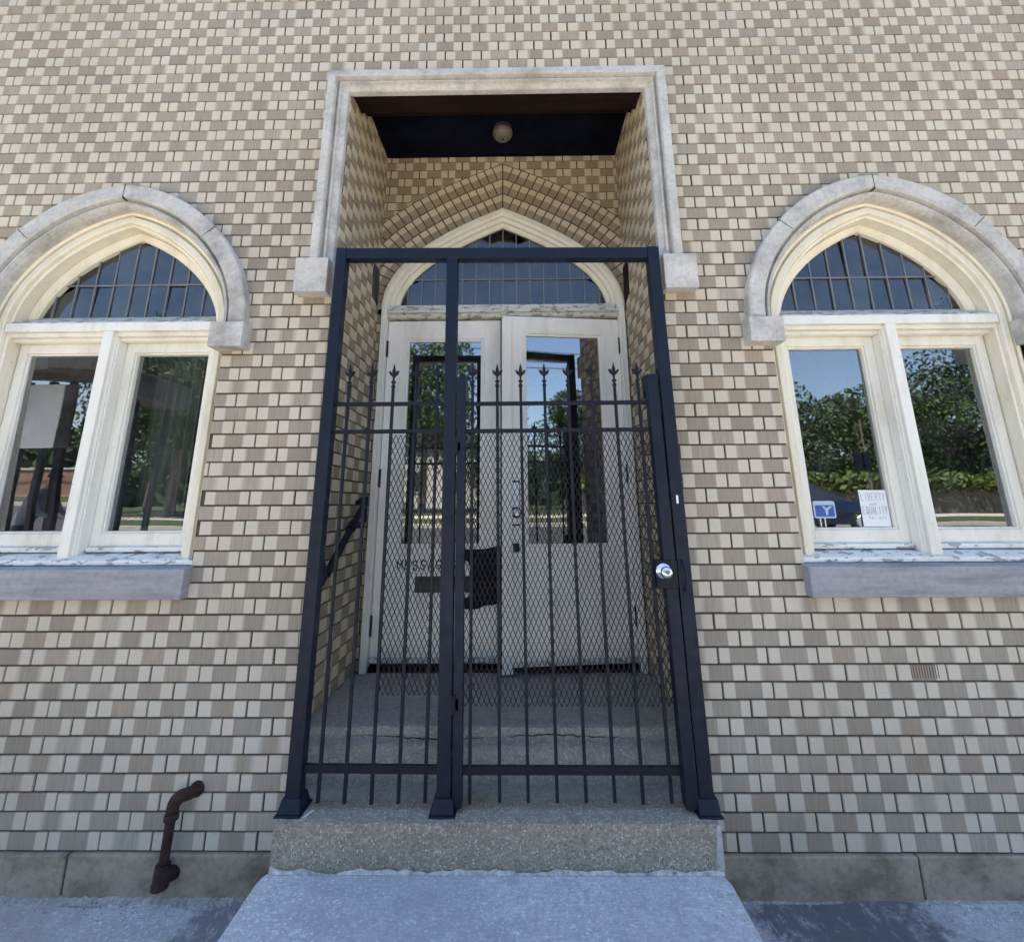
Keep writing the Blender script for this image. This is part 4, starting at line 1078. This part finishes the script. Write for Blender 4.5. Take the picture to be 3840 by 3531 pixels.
# parked car
def car(x, y, z, rz):
    c = thing('parked_car', 'shiny dark blue parked car mirrored low in the right window', 'car', (x, y, z), rz)
    b = MB(); sec = [(-2.2, .35, .62, .78), (-2.1, .30, .85, .86), (-1.5, .25, .95, .9), (-.9, .25, .98, .92), (0, .25, 1.0, .92), (.9, .25, .98, .92), (1.6, .27, .9, .9), (2.1, .3, .78, .84), (2.25, .38, .6, .74)]
    rows = []
    for X, zb, zt, hw_ in sec: rows.append([(X, -hw_, zb), (X, -hw_ * 1.0, (zb + zt) / 2), (X, -hw_ * .93, zt), (X, hw_ * .93, zt), (X, hw_, (zb + zt) / 2), (X, hw_, zb)])
    for a, bb_ in zip(rows[:-1], rows[1:]):
        for k in range(6): b.quad([a[k], a[(k + 1) % 6], bb_[(k + 1) % 6], bb_[k]])
    b.quad(rows[0]); b.quad(rows[-1])
    body = b.build('body', M['carpaint'], c, smooth=True)
    g = MB(); rows = []
    for X, zt, hw_ in ((-1.75, .93, .78), (-1.15, 1.38, .62), (-.3, 1.47, .62), (.35, 1.42, .62), (1.15, .95, .78)): rows.append([(X, -.84, .9), (X, -hw_, zt), (X, hw_, zt), (X, .84, .9)])
    for a, bb_ in zip(rows[:-1], rows[1:]):
        for k in range(3): g.quad([a[k], a[k + 1], bb_[k + 1], bb_[k]])
    g.build('cabin_glass', M['carglass'], c)
    MB().hexa([(-1.1, -.63, 1.38), (.32, -.63, 1.42), (-1.1, .63, 1.38), (.32, .63, 1.42), (-1.05, -.58, 1.50), (.25, -.58, 1.49), (-1.05, .58, 1.50), (.25, .58, 1.49)]).build('roof_panel', M['carpaint'], c, bevel=.03)
    for X in (-1.4, 1.4):
        for s in (-1, 1):
            w = MB().lathe([(.001, -.1), (.30, -.1), (.33, -.07), (.33, .07), (.30, .1), (.001, .1)], (X, s * .84, .33), 'y', 24).build('wheel', M['tyre'], c)
            MB().lathe([(.001, -.02), (.20, -.02), (.22, 0), (.2, .02), (.001, .02)], (X, s * .945, .33), 'y', 18).build('rim', M['bright_metal'], w)
    for s in (-1, 1): MB().box(2.12, 2.25, s * .62 - .12, s * .62 + .12, .62, .74).build('headlight', M['lampglass'], c, bevel=.02)
    return c
car(9.3, -14.2, .60, R(-4))
# post with two dark boxes, and the pole that carries the wires
up = thing('signal_post', 'thin grey post carrying two dark boxes, mirrored in the right window', 'post', (13.75, -17.0, .85))
MB().tube([(0, 0, -.3), (0, 0, 3.9)], [.05, .04], 10).build('post', M['bark'], up)
for bx_ in (-.62, -.24): MB().box(bx_, bx_ + .30, .05, .2, 1.95, 2.60).build('box', M['iron_dark'], up, bevel=.02)
up = thing('utility_pole', 'tall wooden utility pole with a crossarm carrying the wires across the street', 'pole', (31, -17.3, .8))
MB().tube([(0, 0, -.3), (0, 0, 9)], [.14, .10], 12).build('pole', M['bark'], up)
MB().box(-.06, .06, -1.1, 1.1, 8.0, 8.15).build('crossarm', M['bark'], up)
wr_ = MB()
for xx, zz in ((-1, 9.0), (0, 8.2), (1, 7.6)): wr_.tube([(-70, -17.3 + xx, zz + 1), (-30, -17.3 + xx, zz - .1), (0, -17.3 + xx, zz - .3), (31, -17.3 + xx, zz), (70, -17.3 + xx, zz + .4)], .022, 6)
tag(wr_.build('power_lines', M['tyre'], None), 'thin overhead power lines running along the street', 'power lines')
# bus shelter, person, stop sign
bsx, bsy = -7.16, -5.35
bs_ = thing('bus_shelter', 'kerbside shelter with a flat dark roof, black posts and grey panel', 'shelter', (bsx, bsy, -.02))
MB().hexa([(-1.6, -.7, 3.42), (1.3, -.7, 3.22), (-1.6, .8, 3.42), (1.3, .8, 3.22), (-1.6, -.7, 3.80), (1.3, -.7, 3.60), (-1.6, .8, 3.80), (1.3, .8, 3.60)]).build('roof', M['asphalt'], bs_, bevel=.02)
for xx, yy in ((-.80, .1), (-.42, .1), (-.10, .1), (.95, .1), (-.80, -.6), (.95, -.6)): MB().box(xx - .04, xx + .04, yy - .04, yy + .04, 0, 3.23).build('post', M['iron_dark'], bs_)
MB().box(-.80, -.14, .15, .22, 2.15, 3.17).build('panel', M['grey_panel'], bs_, bevel=.01)
MB().box(-.139, .06, .15, .21, 2.15, 3.17).build('side_panel', M['asphalt'], bs_, bevel=.01)
MB().box(-.5, .9, -.5, -.15, .40, .46).build('bench', M['bark'], bs_, bevel=.01)
ss = thing('stop_sign', 'red sign on a thin post beside the shelter panel', 'sign', (-8.05, -5.22, 0), R(62))
MB().tube([(0, 0, 0), (0, 0, 3.05)], .03, 8).build('post', M['bright_metal'], ss)
MB().prism([(.3 * math.cos(R(22.5 + 45 * k)), 2.8 + .3 * math.sin(R(22.5 + 45 * k))) for k in range(8)], .03, .036).build('plate', M['red'], ss)

def person(loc, rz):
    p = thing('person', 'person in a grey-blue jacket leaning forward by the shelter posts', 'person', loc, rz)
    # joints (x forward, z up)
    V = {'pelvis': (0, 0, .92), 'chest': (.22, 0, 1.28), 'neck': (.33, 0, 1.47), 'headb': (.38, 0, 1.55), 'head': (.42, 0, 1.68),
         'hl': (0, .10, .88), 'kl': (.12, .11, .48), 'al': (.0, .11, .08), 'tl': (.17, .12, .03), 'hr': (0, -.10, .88), 'kr': (.06, -.12, .48), 'ar': (-.12, -.12, .09), 'tr': (.05, -.13, .03),
         'sl': (.27, .19, 1.38), 'el': (.38, .24, 1.12), 'wl': (.58, .20, 1.02), 'sr': (.27, -.19, 1.38), 'er': (.36, -.24, 1.12), 'wr': (.56, -.20, 1.00)}
    E = [('pelvis', 'chest'), ('chest', 'neck'), ('neck', 'headb'), ('headb', 'head'), ('pelvis', 'hl'), ('hl', 'kl'), ('kl', 'al'), ('al', 'tl'), ('pelvis', 'hr'), ('hr', 'kr'), ('kr', 'ar'), ('ar', 'tr'),
         ('chest', 'sl'), ('sl', 'el'), ('el', 'wl'), ('chest', 'sr'), ('sr', 'er'), ('er', 'wr')]
    Rr = {'pelvis': .15, 'chest': .17, 'neck': .085, 'headb': .085, 'head': .095, 'hl': .10, 'kl': .065, 'al': .045, 'tl': .035, 'hr': .10, 'kr': .065, 'ar': .045, 'tr': .035, 'sl': .085, 'el': .062, 'wl': .036, 'sr': .085, 'er': .062, 'wr': .036}
    for side in ('l', 'r'):   # five fingers each
        w = Vector(V['w' + side]); sgn = 1 if side == 'l' else -1
        V['pm' + side] = tuple(w + Vector((.07, 0, -.01))); E.append(('w' + side, 'pm' + side)); Rr['pm' + side] = .030
        for k, (dy, ln) in enumerate(((.028, .065), (.010, .078), (-.010, .072), (-.028, .055))):
            n1 = 'f%d%s' % (k, side); V[n1] = tuple(w + Vector((.07 + ln * .6, dy, -.018))); V[n1 + 'b'] = tuple(w + Vector((.07 + ln, dy, -.045)))
            E += [('pm' + side, n1), (n1, n1 + 'b')]; Rr[n1] = .0095; Rr[n1 + 'b'] = .008
        V['th' + side] = tuple(w + Vector((.05, -sgn * .042, -.02))); V['tb' + side] = tuple(w + Vector((.085, -sgn * .05, -.03)))
        E += [('pm' + side, 'th' + side), ('th' + side, 'tb' + side)]; Rr['th' + side] = .011; Rr['tb' + side] = .009
    ks = list(V); me = bpy.data.meshes.new('body'); me.from_pydata([V[k] for k in ks], [(ks.index(a), ks.index(b)) for a, b in E], [])
    o = bpy.data.objects.new('body', me); COL.objects.link(o); o.parent = p
    m = o.modifiers.new('skin', 'SKIN'); m.use_smooth_shade = True
    for i, k in enumerate(ks): me.skin_vertices[0].data[i].radius = (Rr[k], Rr[k])
    me.skin_vertices[0].data[0].use_root = True
    o.modifiers.new('sub', 'SUBSURF').levels = 2; o.modifiers['sub'].render_levels = 2
    t = NT('person_cloth_and_skin'); tc = t.add('ShaderNodeTexCoord'); s_ = t.add('ShaderNodeSeparateXYZ'); t.l.new(tc.outputs['Object'], s_.inputs[0])
    zf = t.ramp(s_.outputs[2], [(.0, 0), (.001, 0)]); 
    low = t.math('LESS_THAN', s_.outputs[2], .90); hd = t.math('GREATER_THAN', s_.outputs[2], 1.50); hand = t.math('GREATER_THAN', s_.outputs[0], .585)
    c = t.mix(low, (.15, .19, .235), (.03, .035, .045)); c = t.mix(t.math('MAXIMUM', hd, hand), c, (.42, .25, .18)); t.bump(t.noise(9, 4, .6, t.coord((1, 1, 2))), .9, .05); t.done(c, .85, 0, .2)
    me.materials.append(t.m)
    hr_ = MB()
    for a in range(8):
        for b in range(12):
            f = lambda i, j: (.405 + .112 * math.sin(R(i * 14)) * math.cos(R(j * 30)), .100 * math.sin(R(i * 14)) * math.sin(R(j * 30)), 1.69 + .115 * math.cos(R(i * 14)))
            if a < 3 or (a < 7 and 3 <= b <= 8): hr_.quad([f(a, b), f(a + 1, b), f(a + 1, b + 1), f(a, b + 1)])
    hr_.build('hair', M['hair'], p, smooth=True)
    fc = MB(); fc.tube([(.505, 0, 1.70), (.527, 0, 1.665), (.512, 0, 1.655)], [.008, .013, .010], 8)
    fc.build('nose', M['skin'], p, smooth=True)
    ey = MB()
    for s in (-1, 1): ey.lathe([(.001, -.010), (.009, -.006), (.012, 0), (.009, .006), (.001, .010)], (.502, s * .034, 1.695), 'x', 10)
    ey.build('eyes', M['hair'], p, smooth=True)
    ear = MB()
    for s in (-1, 1): ear.lathe([(.001, -.012), (.02, -.008), (.026, 0), (.018, .008), (.001, .01)], (.405, s * .098, 1.67), 'y', 12)
    ear.build('ears', M['skin'], p, smooth=True)
    return p
person((-8.50, -6.05, -.02), R(-10))

# ------------------------------------------------------------------ camera
cam_d = bpy.data.cameras.new('camera'); cam = bpy.data.objects.new('camera', cam_d); COL.objects.link(cam)
yaw, pit, rol, f, y0 = -.0120956562, .248512367, -.00566963990, 1849.02120, 1422.05301
F0 = Vector((math.sin(yaw), math.cos(yaw), 0)); RR = Vector((math.cos(yaw), -math.sin(yaw), 0)); Z = Vector((0, 0, 1))
FW = F0 * math.cos(pit) + Z * math.sin(pit); U = -F0 * math.sin(pit) + Z * math.cos(pit)
R2 = RR * math.cos(rol) + U * math.sin(rol); U2 = -RR * math.sin(rol) + U * math.cos(rol)
mt = Matrix((R2, U2, -FW)).transposed().to_4x4(); mt.translation = Vector((.112, -2.38287, 1.51137)); cam.matrix_world = mt
cam_d.sensor_width = 36; cam_d.sensor_fit = 'HORIZONTAL'; cam_d.lens = f / 3840 * 36; cam_d.shift_y = (y0 - 1765.5) / 3840
cam_d.clip_start = .05; cam_d.clip_end = 2000
scene.camera = cam

# ------------------------------------------------------------------ light: sun behind the building, facade in open shade
w = bpy.data.worlds.new('World'); scene.world = w; w.use_nodes = True; nt = w.node_tree
sky = nt.nodes.new('ShaderNodeTexSky'); sky.sky_type = 'NISHITA'; sky.sun_disc = False
SUN_EL = R(68)
# direction towards the sun: behind the facade (+y), a little to the left
sd = Vector((-.30, .95, 0)).normalized() * math.cos(SUN_EL) + Vector((0, 0, math.sin(SUN_EL)))
sky.sun_elevation = SUN_EL; sky.sun_rotation = math.atan2(sd.x, sd.y); sky.air_density = 1.0; sky.dust_density = 1.2; sky.ozone_density = 1.2
bg = nt.nodes['Background']; bg.inputs[1].default_value = .10; nt.links.new(sky.outputs[0], bg.inputs[0])
sun = bpy.data.lights.new('sun', 'SUN'); sun.energy = 4.2; sun.angle = R(.5); sun.color = (1, .95, .88)
so = bpy.data.objects.new('sun', sun); COL.objects.link(so); so.rotation_euler = (-sd).to_track_quat('-Z', 'Y').to_euler()
scene.view_settings.view_transform = 'Standard'; scene.view_settings.look = 'None'; scene.view_settings.gamma = 1
scene.view_settings.exposure = 2.12
scene.cycles.max_bounces = 8; scene.cycles.transparent_max_bounces = 12
